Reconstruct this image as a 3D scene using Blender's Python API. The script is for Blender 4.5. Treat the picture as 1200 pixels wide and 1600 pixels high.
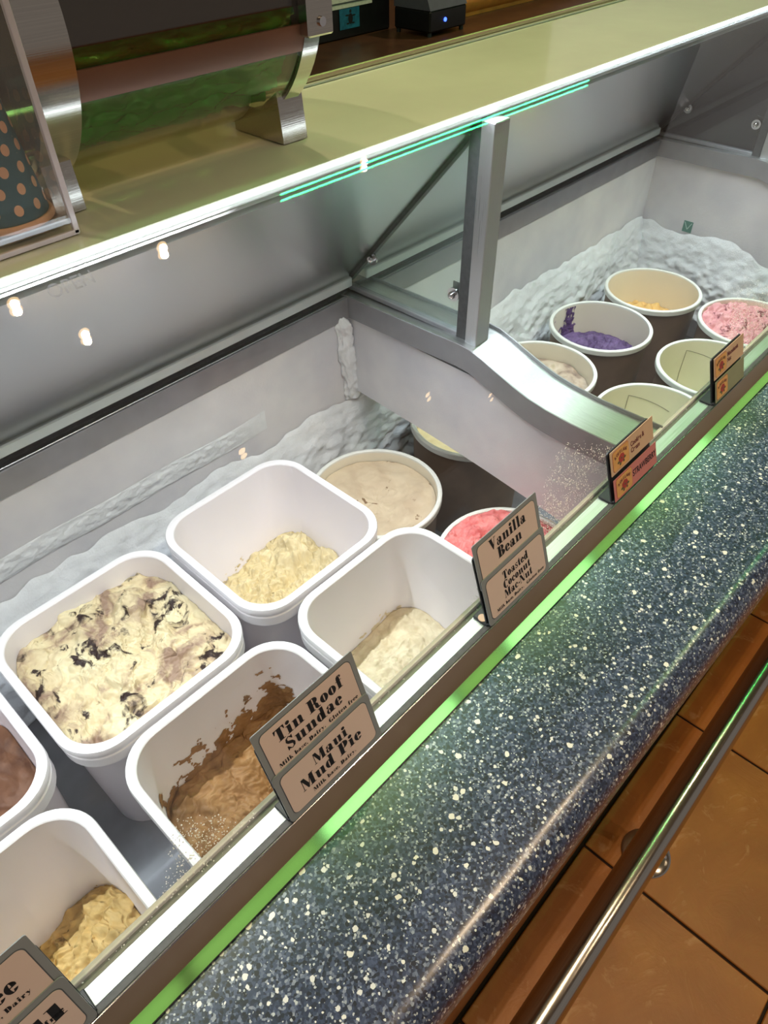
import bpy, math, random
from mathutils import Vector, Matrix, noise
import mathutils
random.seed(7)
S = bpy.context.scene
for o in list(bpy.data.objects): bpy.data.objects.remove(o)
COL = S.collection

# ------------------------------------------------------------------ camera
F_PX = 1112.0
CAM = Vector((0.0, 0.0, 1.62))
fwv = Vector((0.5210, 0.4955, -0.6951)).normalized()
pitch, az, roll = math.radians(44.031), math.radians(43.574), math.radians(-0.816)
hv = Vector((math.cos(az), math.sin(az), 0)); rv = Vector((math.sin(az), -math.cos(az), 0)); uv = Vector((0, 0, 1))
fwv = hv * math.cos(pitch) - uv * math.sin(pitch); upv = hv * math.sin(pitch) + uv * math.cos(pitch)
r2 = rv * math.cos(roll) + upv * math.sin(roll); up2 = upv * math.cos(roll) - rv * math.sin(roll)
cd = bpy.data.cameras.new('camera'); cam = bpy.data.objects.new('camera', cd); COL.objects.link(cam)
m = Matrix((r2, up2, -fwv)).transposed().to_4x4(); m.translation = CAM
cam.matrix_world = m
cd.sensor_fit = 'VERTICAL'; cd.sensor_height = 36.0; cd.lens = F_PX / 1600 * 36.0
cd.clip_start = 0.02; cd.clip_end = 60
S.camera = cam

# ------------------------------------------------------------------ world, exposure, large lights
S.view_settings.view_transform = 'Standard'; S.view_settings.look = 'None'
S.view_settings.gamma = 1.0; S.view_settings.use_curve_mapping = False
S.view_settings.exposure = 0.0
W = bpy.data.worlds.new('world'); S.world = W; W.use_nodes = True
W.node_tree.nodes['Background'].inputs[0].default_value = (1.0, 0.88, 0.80, 1)
W.node_tree.nodes['Background'].inputs[1].default_value = 0.22
LED_W = 5.2          # white LED bars under the glass shelf
DOWN_W = 22.0        # each warm ceiling downlight
GREEN_E = 90.0       # thin green tubes on the customer side of the soffit
GREEN_B = 4.6        # wide green tubes on the service side of the soffit

def area_light(name, loc, sx, sy, energy, color, rot=(0, 0, 0)):
    l = bpy.data.lights.new(name, 'AREA'); l.shape = 'RECTANGLE'; l.size = sx; l.size_y = sy
    l.energy = energy; l.color = color; l.spread = math.radians(104)
    o = bpy.data.objects.new(name, l); COL.objects.link(o); o.location = loc; o.rotation_euler = rot
    return o
area_light('shelf_led_light', (0.05, 0.6105, 1.3455), 1.66, 0.003, LED_W * 1.2, (0.90, 0.94, 1.0), (math.radians(-9), 0, 0))
area_light('shelf_led_light', (1.485, 0.6105, 1.3455), 1.16, 0.003, LED_W * .9, (0.86, 0.95, 1.0), (math.radians(-9), 0, 0))

# ------------------------------------------------------------------ helpers
def lin(c):
    return tuple((v / 12.92 if v <= 0.04045 else ((v + 0.055) / 1.055) ** 2.4) for v in c)
def rgb(r, g, b): return lin((r / 255, g / 255, b / 255)) + (1.0,)

class MB:
    def __init__(s): s.v = []; s.f = []; s.sm = True
    def add(s, vs, fs):
        n = len(s.v); s.v += [tuple(v) for v in vs]; s.f += [tuple(i + n for i in f) for f in fs]; return s
    def box(s, x0, x1, y0, y1, z0, z1, b=0.0):
        if b <= 0:
            vs = [(x, y, z) for z in (z0, z1) for y in (y0, y1) for x in (x0, x1)]
            fs = [(0, 2, 3, 1), (4, 5, 7, 6), (0, 1, 5, 4), (2, 6, 7, 3), (0, 4, 6, 2), (1, 3, 7, 5)]
            return s.add(vs, fs)
        b = min(b, (x1 - x0) * .49, (y1 - y0) * .49, (z1 - z0) * .49)
        vs = []; ix = {}
        for i, X in enumerate((x0, x1)):
            for j, Y in enumerate((y0, y1)):
                for k, Z in enumerate((z0, z1)):
                    sx, sy, sz = (1 - 2 * i), (1 - 2 * j), (1 - 2 * k)
                    for a in range(3):
                        p = [X + sx * b, Y + sy * b, Z + sz * b]
                        p[a] = (X, Y, Z)[a]
                        ix[(i, j, k, a)] = len(vs); vs.append(p)
        fs = []
        q = [(0, 0), (1, 0), (1, 1), (0, 1)]
        for a in range(3):
            for e in (0, 1):
                l = []
                for u, w in q:
                    t = [u, w]; t.insert(a, e); l.append(ix[(t[0], t[1], t[2], a)])
                fs.append(l)
        for a in range(3):
            o1, o2 = [t for t in range(3) if t != a]
            for u in (0, 1):
                for w in (0, 1):
                    t0 = [0, 0, 0]; t0[o1] = u; t0[o2] = w; t1 = list(t0); t1[a] = 1
                    fs.append((ix[tuple(t0) + (o1,)], ix[tuple(t1) + (o1,)], ix[tuple(t1) + (o2,)], ix[tuple(t0) + (o2,)]))
        for i in (0, 1):
            for j in (0, 1):
                for k in (0, 1): fs.append([ix[(i, j, k, a)] for a in range(3)])
        return s.add(vs, fs)
    def prism_x(s, prof, x0, x1):            # closed (y,z) profile extruded along x
        n = len(prof)
        vs = [(x0, y, z) for y, z in prof] + [(x1, y, z) for y, z in prof]
        fs = [(i, (i + 1) % n, n + (i + 1) % n, n + i) for i in range(n)]
        fs += [tuple(range(n - 1, -1, -1)), tuple(range(n, 2 * n))]
        return s.add(vs, fs)
    def tube(s, p0, p1, r0, r1=None, n=20, cap=True):
        r1 = r0 if r1 is None else r1
        p0 = Vector(p0); p1 = Vector(p1); d = (p1 - p0).normalized()
        a = d.orthogonal().normalized(); b = d.cross(a)
        vs = []
        for p, r in ((p0, r0), (p1, r1)):
            for i in range(n):
                t = 2 * math.pi * i / n; vs.append(p + a * (r * math.cos(t)) + b * (r * math.sin(t)))
        fs = [(i, (i + 1) % n, n + (i + 1) % n, n + i) for i in range(n)]
        if cap: fs += [tuple(range(n - 1, -1, -1)), tuple(range(n, 2 * n))]
        return s.add(vs, fs)
    def path(s, pts, r, n=8):
        for a, b in zip(pts[:-1], pts[1:]): s.tube(a, b, r, r, n)
        return s
    def loft(s, loops, closed_ends=(False, False)):
        n = len(loops[0]); vs = [p for l in loops for p in l]; fs = []
        for k in range(len(loops) - 1):
            for i in range(n):
                fs.append((k * n + i, k * n + (i + 1) % n, (k + 1) * n + (i + 1) % n, (k + 1) * n + i))
        if closed_ends[0]: fs.append(tuple(range(n - 1, -1, -1)))
        if closed_ends[1]: fs.append(tuple(range((len(loops) - 1) * n, len(loops) * n)))
        return s.add(vs, fs)
    def lathe(s, prof, n=64, c=(0, 0, 0), ends=(False, False)):
        loops = [[(c[0] + r * math.cos(2 * math.pi * i / n), c[1] + r * math.sin(2 * math.pi * i / n), c[2] + z) for i in range(n)] for r, z in prof]
        return s.loft(loops, ends)
    def grid(s, fn, nu, nv, keep=None):
        base = len(s.v)
        pts = [fn(i / nu, j / nv) for j in range(nv + 1) for i in range(nu + 1)]
        fs = []
        for j in range(nv):
            for i in range(nu):
                if keep is None or keep((i + .5) / nu, (j + .5) / nv):
                    a = j * (nu + 1) + i; fs.append((a, a + 1, a + nu + 2, a + nu + 1))
        return s.add(pts, fs)
    def mesh(s, name, smooth=None):
        me = bpy.data.meshes.new(name); me.from_pydata(s.v, [], s.f); me.validate(); me.update()
        if smooth: 
            me.polygons.foreach_set('use_smooth', [True] * len(me.polygons))
            if smooth < 3: me.set_sharp_from_angle(angle=smooth)
        return me

def obj(name, mb, mat, parent=None, smooth=None, loc=None):
    me = mb.mesh(name, smooth) if isinstance(mb, MB) else mb
    o = bpy.data.objects.new(name, me); COL.objects.link(o)
    if mat is not None:
        me.materials.clear(); me.materials.append(mat)
    if parent is not None: attach(o, parent)
    if loc is not None: o.location = loc
    return o
def attach(o, parent):
    o.parent = parent
    if parent.type == 'EMPTY' and not parent.get('_local'): o.matrix_parent_inverse = Matrix.Translation(-Vector(parent.location))
def tag(o, label=None, cat=None, group=None, kind=None):
    if label: o['label'] = label
    if cat: o['category'] = cat
    if group: o['group'] = group
    if kind: o['kind'] = kind
    return o
def thing(name, label, cat, loc=(0, 0, 0), group=None):
    o = bpy.data.objects.new(name, None); COL.objects.link(o); o.location = loc; o.empty_display_size = .05
    return tag(o, label, cat, group)
def copy_tree(o, parent=None):
    c = o.copy(); COL.objects.link(c)
    if parent is not None: c.parent = parent
    for ch in list(o.children): copy_tree(ch, c)
    return c
def struct(name, mb, mat, smooth=None): return tag(obj(name, mb, mat, None, smooth), kind='structure')

# ------------------------------------------------------------------ materials
def new_mat(name):
    m_ = bpy.data.materials.new(name); m_.use_nodes = True
    nt = m_.node_tree; return m_, nt, nt.nodes['Principled BSDF']
def N(nt, typ, **kw):
    n = nt.nodes.new(typ)
    for k, v in kw.items(): setattr(n, k, v)
    return n
def coords(nt, scale=(1, 1, 1)):
    t = N(nt, 'ShaderNodeTexCoord'); mp = N(nt, 'ShaderNodeMapping'); mp.inputs['Scale'].default_value = scale
    nt.links.new(t.outputs['Object'], mp.inputs['Vector']); return mp.outputs[0]
def ramp(nt, src, stops, interp='LINEAR'):
    r_ = N(nt, 'ShaderNodeValToRGB'); cr = r_.color_ramp; cr.interpolation = interp
    while len(cr.elements) < len(stops): cr.elements.new(0.5)
    for e, (p, c) in zip(cr.elements, stops): e.position = p; e.color = c if len(c) == 4 else tuple(c) + (1,)
    nt.links.new(src, r_.inputs[0]); return r_.outputs[0]
def noise_tex(nt, vec, scale, detail=4, rough=.55, dist=0.0):
    n = N(nt, 'ShaderNodeTexNoise'); n.inputs['Scale'].default_value = scale; n.inputs['Detail'].default_value = detail
    n.inputs['Roughness'].default_value = rough; n.inputs['Distortion'].default_value = dist
    nt.links.new(vec, n.inputs['Vector']); return n.outputs['Fac']
def bump(nt, bs, src, strength, dist=.002):
    b = N(nt, 'ShaderNodeBump'); b.inputs['Strength'].default_value = strength; b.inputs['Distance'].default_value = dist
    nt.links.new(src, b.inputs['Height']); nt.links.new(b.outputs[0], bs.inputs['Normal'])
def plain(name, col, rough=.5, metal=0.0, spec=.5, coat=0.0, nscale=60, namp=.08, bmp=0.0, sub=0.0, bscale=None):
    m_, nt, bs = new_mat(name)
    vec = coords(nt); f = noise_tex(nt, vec, nscale, 4)
    lo = tuple(max(0, c * (1 - namp * 2)) for c in col[:3]) + (1,); hi = tuple(min(1, c * (1 + namp)) for c in col[:3]) + (1,)
    nt.links.new(ramp(nt, f, [(.25, lo), (.75, hi)]), bs.inputs['Base Color'])
    bs.inputs['Roughness'].default_value = rough; bs.inputs['Metallic'].default_value = metal
    bs.inputs['Specular IOR Level'].default_value = spec; bs.inputs['Coat Weight'].default_value = coat
    if sub > 0:
        bs.inputs['Subsurface Weight'].default_value = sub; bs.inputs['Subsurface Radius'].default_value = (1, .8, .6)
        bs.inputs['Subsurface Scale'].default_value = .01
    if bmp > 0:
        bump(nt, bs, noise_tex(nt, vec, bscale or nscale * 2, 5), bmp)
    return m_
def brushed(name, col, rough, scale=(2, 220, 220), amp=.12):
    m_, nt, bs = new_mat(name); vec = coords(nt, scale)
    f = noise_tex(nt, vec, 4, 3)
    lo = tuple(c * (1 - amp) for c in col[:3]) + (1,); hi = tuple(min(1, c * (1 + amp)) for c in col[:3]) + (1,)
    nt.links.new(ramp(nt, f, [(.3, lo), (.7, hi)]), bs.inputs['Base Color'])
    bs.inputs['Metallic'].default_value = 1.0
    rr = ramp(nt, f, [(.3, (rough * .8,) * 3 + (1,)), (.7, (rough * 1.25,) * 3 + (1,))]); nt.links.new(rr, bs.inputs['Roughness'])
    bump(nt, bs, f, .08, .0005)
    return m_
def emit(name, col, strength):
    m_, nt, bs = new_mat(name); bs.inputs['Base Color'].default_value = col
    bs.inputs['Emission Color'].default_value = col; bs.inputs['Emission Strength'].default_value = strength
    return m_
def glass_mat(name, tint=(1, 1, 1, 1), f0=.04, haze=0.0, hazecol=(.8, .85, .85, 1), rough=0.0, fog=False):
    m_ = bpy.data.materials.new(name); m_.use_nodes = True; nt = m_.node_tree; nt.nodes.clear()
    out = N(nt, 'ShaderNodeOutputMaterial'); tr = N(nt, 'ShaderNodeBsdfTransparent'); tr.inputs[0].default_value = tint
    gl = N(nt, 'ShaderNodeBsdfGlossy'); gl.inputs['Roughness'].default_value = rough; gl.inputs[0].default_value = (1, 1, 1, 1)
    lw = N(nt, 'ShaderNodeLayerWeight'); lw.inputs[0].default_value = .5
    pw = N(nt, 'ShaderNodeMath', operation='POWER'); pw.inputs[1].default_value = 5; nt.links.new(lw.outputs['Facing'], pw.inputs[0])
    ma = N(nt, 'ShaderNodeMath', operation='MULTIPLY_ADD'); ma.inputs[1].default_value = 1 - f0; ma.inputs[2].default_value = f0
    nt.links.new(pw.outputs[0], ma.inputs[0])
    mx = N(nt, 'ShaderNodeMixShader'); nt.links.new(ma.outputs[0], mx.inputs[0]); nt.links.new(tr.outputs[0], mx.inputs[1]); nt.links.new(gl.outputs[0], mx.inputs[2])
    last = mx.outputs[0]
    if haze > 0 or fog:
        df = N(nt, 'ShaderNodeBsdfDiffuse'); df.inputs[0].default_value = hazecol
        tl = N(nt, 'ShaderNodeBsdfTranslucent'); tl.inputs[0].default_value = hazecol
        dm = N(nt, 'ShaderNodeMixShader'); dm.inputs[0].default_value = .5
        nt.links.new(df.outputs[0], dm.inputs[1])
        nt.links.new(tl.outputs[0], dm.inputs[2])
        m2 = N(nt, 'ShaderNodeMixShader'); nt.links.new(last, m2.inputs[1]); nt.links.new(dm.outputs[0], m2.inputs[2])
        if fog:      # condensation and frost beads along the lower edge, with a ragged upper limit
            tc = N(nt, 'ShaderNodeTexCoord'); sp = N(nt, 'ShaderNodeSeparateXYZ'); nt.links.new(tc.outputs['Object'], sp.inputs[0])
            h = N(nt, 'ShaderNodeMath', operation='SUBTRACT'); nt.links.new(sp.outputs['Z'], h.inputs[0]); h.inputs[1].default_value = .953
            cx = N(nt, 'ShaderNodeCombineXYZ'); nt.links.new(sp.outputs['X'], cx.inputs['X'])
            n1 = noise_tex(nt, cx.outputs[0], 4.2, 2)
            hgt = ramp(nt, n1, [(.40, (.006,) * 3 + (1,)), (.64, (.075,) * 3 + (1,))])
            dv = N(nt, 'ShaderNodeMath', operation='DIVIDE'); nt.links.new(h.outputs[0], dv.inputs[0]); nt.links.new(hgt, dv.inputs[1])
            sp_n = noise_tex(nt, tc.outputs['Object'], 330, 2, .6)
            sm = N(nt, 'ShaderNodeMath', operation='SUBTRACT'); nt.links.new(sp_n, sm.inputs[0]); 
            sc = N(nt, 'ShaderNodeMath', operation='MULTIPLY_ADD'); sc.inputs[1].default_value = .30; sc.inputs[2].default_value = .45
            nt.links.new(dv.outputs[0], sc.inputs[0]); nt.links.new(sc.outputs[0], sm.inputs[1])
            fac = ramp(nt, sm.outputs[0], [(0.0, (0, 0, 0, 1)), (.09, (.42,) * 3 + (1,))])
            nt.links.new(fac, m2.inputs[0])
            bp_ = N(nt, 'ShaderNodeBump'); bp_.inputs['Strength'].default_value = 1.0; bp_.inputs['Distance'].default_value = .03
            nt.links.new(sp_n, bp_.inputs['Height']); nt.links.new(bp_.outputs[0], df.inputs['Normal']); nt.links.new(bp_.outputs[0], tl.inputs['Normal'])
        else: m2.inputs[0].default_value = haze
        last = m2.outputs[0]
    nt.links.new(last, out.inputs[0]); return m_

def terrazzo():
    m_, nt, bs = new_mat('blue_quartz'); vec = coords(nt)
    big = noise_tex(nt, vec, 9, 3)
    v0 = N(nt, 'ShaderNodeTexVoronoi'); v0.inputs['Scale'].default_value = 430; nt.links.new(vec, v0.inputs['Vector'])
    sep0 = N(nt, 'ShaderNodeSeparateColor'); nt.links.new(v0.outputs['Color'], sep0.inputs[0])
    base = ramp(nt, sep0.outputs[0], [(0, rgb(20, 28, 52)), (.4, rgb(38, 50, 84)), (.75, rgb(66, 78, 114)), (.93, rgb(108, 118, 146)), (1, rgb(150, 158, 176))])
    def chips(scale, thr, col, prev, sz):
        wv = N(nt, 'ShaderNodeTexNoise'); wv.inputs['Scale'].default_value = scale * 1.4; nt.links.new(vec, wv.inputs['Vector'])
        mxv = N(nt, 'ShaderNodeVectorMath', operation='MULTIPLY_ADD'); nt.links.new(wv.outputs['Color'], mxv.inputs[0])
        mxv.inputs[1].default_value = (.6 / scale,) * 3; nt.links.new(vec, mxv.inputs[2])
        v = N(nt, 'ShaderNodeTexVoronoi'); v.inputs['Scale'].default_value = scale; nt.links.new(mxv.outputs[0], v.inputs['Vector'])
        s_ = N(nt, 'ShaderNodeSeparateColor'); nt.links.new(v.outputs['Color'], s_.inputs[0])
        g = N(nt, 'ShaderNodeMath', operation='GREATER_THAN'); g.inputs[1].default_value = thr; nt.links.new(s_.outputs[0], g.inputs[0])
        szr = N(nt, 'ShaderNodeMath', operation='MULTIPLY'); nt.links.new(s_.outputs[1], szr.inputs[0]); szr.inputs[1].default_value = sz
        l = N(nt, 'ShaderNodeMath', operation='LESS_THAN'); nt.links.new(v.outputs['Distance'], l.inputs[0]); nt.links.new(szr.outputs[0], l.inputs[1])
        mu = N(nt, 'ShaderNodeMath', operation='MULTIPLY'); nt.links.new(g.outputs[0], mu.inputs[0]); nt.links.new(l.outputs[0], mu.inputs[1])
        mx = N(nt, 'ShaderNodeMix', data_type='RGBA'); nt.links.new(mu.outputs[0], mx.inputs['Factor']); nt.links.new(prev, mx.inputs['A']); mx.inputs['B'].default_value = col
        return mx.outputs['Result']
    c = chips(240, .66, rgb(18, 24, 50), base, .62)
    c = chips(380, .76, rgb(186, 192, 204), c, .55)
    c = chips(195, .82, rgb(222, 224, 230), c, .50)
    c = chips(112, .90, rgb(232, 232, 232), c, .42)
    nt.links.new(c, bs.inputs['Base Color'])
    bs.inputs['Roughness'].default_value = .34; bs.inputs['Coat Weight'].default_value = .85; bs.inputs['Coat Roughness'].default_value = .22
    bs.inputs['Specular IOR Level'].default_value = .5
    return m_

M = {}
M['steel'] = brushed('brushed_steel', rgb(200, 202, 205), .34, (200, 200, 2), .04)
M['steel_rail'] = brushed('bright_rail_steel', rgb(196, 204, 208), .42, (2, 320, 320), .16)
M['steel_cap'] = brushed('divider_steel', rgb(214, 218, 218), .36, (220, 3, 220))
M['steel_side'] = plain('grey_steel_lip', rgb(150, 151, 156), .42, .35, nscale=25, namp=.06)
M['steel_dark'] = brushed('dark_steel', rgb(96, 94, 92), .28)
M['polish'] = brushed('polished_tube_steel', rgb(188, 184, 176), .16, (1.5, 260, 260), .08)
M['mirror'] = plain('polished_door_steel', rgb(200, 200, 202), .24, 1.0, nscale=3, namp=.03)
M['trim'] = plain('trim_steel', rgb(100, 100, 92), .10, 1.0, nscale=6, namp=.06)
M['trim_face'] = plain('trim_face_steel', rgb(150, 132, 118), .34, .3, nscale=5, namp=.06)
M['chrome'] = plain('chrome', rgb(215, 215, 218), .12, 1.0, nscale=10, namp=.02)
M['seal'] = plain('dark_rubber_seal', rgb(70, 72, 74), .5, nscale=120, namp=.2)
M['alu'] = plain('light_aluminium_bar', rgb(222, 234, 234), .4, .2, nscale=30, namp=.04)
def wall_frost():
    m_, nt, bs = new_mat('frosted_white_liner'); vec = coords(nt)
    f1 = noise_tex(nt, vec, 7, 5); f2 = noise_tex(nt, vec, 160, 4)
    c = ramp(nt, f1, [(.3, rgb(205, 206, 214)), (.55, rgb(222, 222, 226)), (.8, rgb(236, 236, 238))])
    nt.links.new(c, bs.inputs['Base Color']); bs.inputs['Roughness'].default_value = .62; bs.inputs['Specular IOR Level'].default_value = .25
    a = N(nt, 'ShaderNodeMath', operation='MULTIPLY_ADD'); nt.links.new(f2, a.inputs[0]); a.inputs[1].default_value = .5; nt.links.new(f1, a.inputs[2])
    bump(nt, bs, a.outputs[0], .35, .003); return m_
M['liner'] = wall_frost()
M['bead'] = plain('ice_bead', rgb(250, 250, 252), .25, 0, .5, nscale=40, namp=.01)
M['frost'] = plain('frost_ice', rgb(232, 236, 240), .7, 0, .3, nscale=40, namp=.05, bmp=.6, bscale=260)
M['well_floor'] = plain('dark_well_floor', rgb(128, 130, 136), .5, .3, nscale=14, namp=.15)
M['tub_white'] = plain('white_polypropylene', rgb(238, 234, 240), .36, 0, .4, nscale=9, namp=.02)
M['tub_rim'] = plain('white_tub_rim', rgb(244, 242, 246), .30, 0, .5, nscale=9, namp=.01)
M['kraft'] = plain('brown_paperboard', rgb(124, 104, 88), .6, nscale=16, namp=.12)
M['kraft_in'] = plain('cream_waxed_board', rgb(232, 226, 208), .45, nscale=8, namp=.03)
M['kraft_in_pale'] = plain('pale_waxed_board', rgb(232, 228, 204), .45, nscale=8, namp=.03)
M['ring'] = plain('tub_ring_plastic', rgb(226, 228, 222), .38, nscale=12, namp=.02)
M['crease'] = plain('dark_crease', rgb(120, 115, 100), .7)
M['quartz'] = terrazzo()
M['black_plastic'] = plain('black_plastic', rgb(38, 42, 50), .42, nscale=60, namp=.1)
M['card'] = plain('card_print_tan', rgb(224, 202, 194), .35, nscale=20, namp=.02)
M['card_edge'] = plain('card_border_grey', rgb(140, 146, 152), .4, nscale=20, namp=.03)
M['card_line'] = plain('card_border_line', rgb(84, 88, 98), .4)
M['ink'] = plain('black_ink', rgb(24, 24, 30), .5)
M['card_kraft'] = plain('kraft_card', rgb(212, 178, 150), .5, nscale=20, namp=.04)
M['card_pink'] = plain('pink_card', rgb(206, 128, 126), .5, nscale=20, namp=.04)
M['card_green'] = plain('green_card', rgb(150, 150, 122), .5, nscale=20, namp=.06)
M['badge'] = plain('badge_orange', rgb(226, 170, 104), .5, nscale=60, namp=.08)
M['badge_red'] = plain('badge_red', rgb(176, 66, 62), .5, nscale=60, namp=.1)
M['badge_maroon'] = plain('badge_maroon', rgb(120, 60, 60), .5)
M['badge_leaf'] = plain('badge_leaf', rgb(96, 96, 66), .5)
M['glass'] = glass_mat('front_glass', (.985, .995, .99, 1), .045)
M['glass_side'] = glass_mat('divider_glass', (.90, .965, .945, 1), .05, haze=.07, hazecol=(.72, .80, .78, 1))
M['glass_dark'] = glass_mat('end_glass', (.85, .88, .9, 1), .045)
M['glass_edge'] = plain('green_glass_edge', rgb(176, 196, 140), .2, nscale=40, namp=.05)
M['shelf'] = plain('cream_glass_shelf', rgb(216, 216, 198), .16, 0, .6, coat=.5, nscale=5, namp=.05)
M['acrylic'] = glass_mat('clear_acrylic', (.95, .93, .92, 1), .05, haze=.05, hazecol=(.6, .55, .52, 1))
M['acrylic_edge'] = plain('acrylic_edge', rgb(206, 196, 200), .25, nscale=30, namp=.05)
M['smoke'] = glass_mat('smoky_acrylic', (.80, .77, .66, 1), .07, rough=.03)
M['led'] = emit('white_led', (.78, .89, 1, 1), 6.5)
M['green_neon'] = emit('green_neon', (.03, 1.0, .20, 1), GREEN_E)
M['green_wide'] = emit('green_wide_tube', (.46, 1.0, .24, 1), GREEN_B)
M['green_bright'] = emit('green_bright_tube', (.40, 1.0, .34, 1), GREEN_B * 3.4)
M['warm_lamp'] = emit('warm_lamp', (1.0, .66, .32, 1), 15.0); M['warm_lamp'].cycles.emission_sampling = 'NONE'
M['blue_led'] = emit('blue_led', (.05, .12, 1, 1), 4.0)
M['dark_panel'] = plain('dark_laminate', rgb(30, 33, 42), .35, nscale=20, namp=.2)
M['dark_wood'] = plain('dark_wood_counter', rgb(70, 46, 32), .3, nscale=12, namp=.2)
M['orange_wood'] = plain('orange_wood', rgb(236, 146, 68), .4, nscale=10, namp=.15)
M['brown_wall'] = plain('brown_wall_paint', rgb(110, 74, 56), .7, nscale=4, namp=.12)
M['ceiling'] = plain('ceiling_paint', rgb(150, 138, 128), .8, nscale=6, namp=.04)
M['black_box'] = plain('black_box', rgb(24, 24, 30), .35, nscale=30, namp=.15)
M['device'] = plain('grey_device_plastic', rgb(92, 92, 112), .35, nscale=30, namp=.06)
M['paper'] = plain('white_paper', rgb(222, 218, 222), .6)
M['blue_print'] = plain('blue_print', rgb(34, 108, 150), .4, nscale=50, namp=.25)
M['teal'] = plain('teal_cup_paper', rgb(34, 92, 104), .5, nscale=40, namp=.06)
M['dot'] = plain('peach_dot_print', rgb(232, 178, 140), .5)
M['cup_rim'] = plain('peach_cup_rim', rgb(230, 176, 138), .4)
M['brown_band'] = plain('brown_enamel_band', rgb(112, 74, 54), .3, .3, nscale=8, namp=.08)
M['brown_reflection'] = plain('painted_brown_reflection', rgb(64, 44, 36), .2, .3, nscale=6, namp=.25)  # dark brown reflection of the acrylic top, painted as a colour
M['green_foil'] = plain('green_foil', rgb(38, 170, 56), .2, .2, nscale=30, namp=.3, bmp=.6, bscale=40)
M['cab_face'] = plain('tan_cabinet_face', rgb(150, 98, 52), .5, nscale=10, namp=.1)
M['grout'] = plain('dark_grout', rgb(46, 28, 16), .85, nscale=80, namp=.2)
M['sticker'] = plain('green_sticker', rgb(84, 138, 126), .5, nscale=120, namp=.1)
M['sticker_line'] = plain('sticker_chevron', rgb(178, 214, 204), .5)
M['etch'] = glass_mat('etched_lettering', (.80, .80, .80, 1), .04, haze=.10, hazecol=(.45, .43, .43, 1))
def tile_mat():
    m_, nt, bs = new_mat('terracotta_tile'); vec = coords(nt)
    f = noise_tex(nt, vec, 3.5, 6, .6, .6); g = noise_tex(nt, vec, 11, 8, .65, 1.6)
    c = ramp(nt, f, [(.25, rgb(144, 86, 30)), (.5, rgb(166, 104, 40)), (.75, rgb(186, 126, 54))])
    k = ramp(nt, g, [(.57, (0, 0, 0, 1)), (.68, (.6,) * 3 + (1,))])
    mx = N(nt, 'ShaderNodeMix', data_type='RGBA'); nt.links.new(k, mx.inputs['Factor']); nt.links.new(c, mx.inputs['A']); mx.inputs['B'].default_value = rgb(206, 160, 106)
    nt.links.new(mx.outputs['Result'], bs.inputs['Base Color']); bs.inputs['Roughness'].default_value = .42
    bump(nt, bs, g, .4, .003); return m_
M['tile'] = tile_mat()
def ice_mat(name, stops, scale=26, detail=5, dist=.8, rough=.55, bscale=140, bst=.5, spots=None):
    m_, nt, bs = new_mat(name); vec = coords(nt)
    f = noise_tex(nt, vec, scale, detail, .55, dist); c = ramp(nt, f, stops)
    if spots:
        sc, thr, col, w = spots
        g = noise_tex(nt, vec, sc, 5, .6, 1.2); k = ramp(nt, g, [(thr, (0, 0, 0, 1)), (thr + w, (1, 1, 1, 1))])
        mx = N(nt, 'ShaderNodeMix', data_type='RGBA'); nt.links.new(k, mx.inputs['Factor']); nt.links.new(c, mx.inputs['A']); mx.inputs['B'].default_value = col
        c = mx.outputs['Result']
    nt.links.new(c, bs.inputs['Base Color']); bs.inputs['Roughness'].default_value = rough; bs.inputs['Specular IOR Level'].default_value = .35
    bump(nt, bs, noise_tex(nt, vec, bscale, 5), bst, .002); return m_
M['ice_tin'] = ice_mat('cream_fudge_ice', [(.36, rgb(150, 126, 108)), (.47, rgb(206, 190, 154)), (.6, rgb(216, 204, 168)), (.8, rgb(228, 220, 190))], 16, spots=(22, .555, rgb(46, 32, 30), .06), bst=.5)
M['ice_vanilla'] = ice_mat('vanilla_ice', [(.3, rgb(212, 194, 148)), (.7, rgb(234, 220, 178))], 30)
M['ice_coconut'] = ice_mat('coconut_ice', [(.3, rgb(206, 190, 158)), (.7, rgb(232, 220, 192))], 50, spots=(60, .66, rgb(160, 132, 96), .06))
M['ice_coffee'] = ice_mat('coffee_ice', [(.25, rgb(118, 84, 50)), (.55, rgb(154, 114, 70)), (.8, rgb(180, 142, 98))], 24, spots=(30, .66, rgb(74, 46, 28), .05))
M['ice_tan'] = ice_mat('caramel_ice', [(.3, rgb(196, 160, 92)), (.7, rgb(228, 196, 132))], 34)
M['ice_choc'] = ice_mat('chocolate_ice', [(.3, rgb(88, 58, 44)), (.7, rgb(140, 100, 74))], 22)
M['ice_mocha'] = ice_mat('beige_fleck_ice', [(.3, rgb(192, 172, 146)), (.7, rgb(214, 198, 170))], 18, spots=(34, .635, rgb(120, 92, 64), .04), bst=.3)
M['ice_pink'] = ice_mat('strawberry_ice', [(.3, rgb(206, 98, 100)), (.7, rgb(238, 150, 148))], 40, bst=.8)
M['ice_pinkswirl'] = ice_mat('pink_swirl_ice', [(.3, rgb(196, 128, 136)), (.7, rgb(232, 174, 178))], 30, spots=(26, .56, rgb(128, 64, 74), .05), bst=.7)
M['ice_yellow'] = ice_mat('banana_ice', [(.3, rgb(206, 160, 90)), (.7, rgb(236, 200, 130))], 34)
M['ice_purple'] = ice_mat('purple_ice', [(.3, rgb(72, 54, 98)), (.7, rgb(116, 92, 140))], 34)
M['ice_rocky'] = ice_mat('brown_cream_ice', [(.3, rgb(120, 100, 92)), (.5, rgb(176, 158, 140)), (.75, rgb(206, 192, 172))], 24)

# ================================================================== setting
XA, XB = -0.80, 2.125            # cabinet ends
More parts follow.
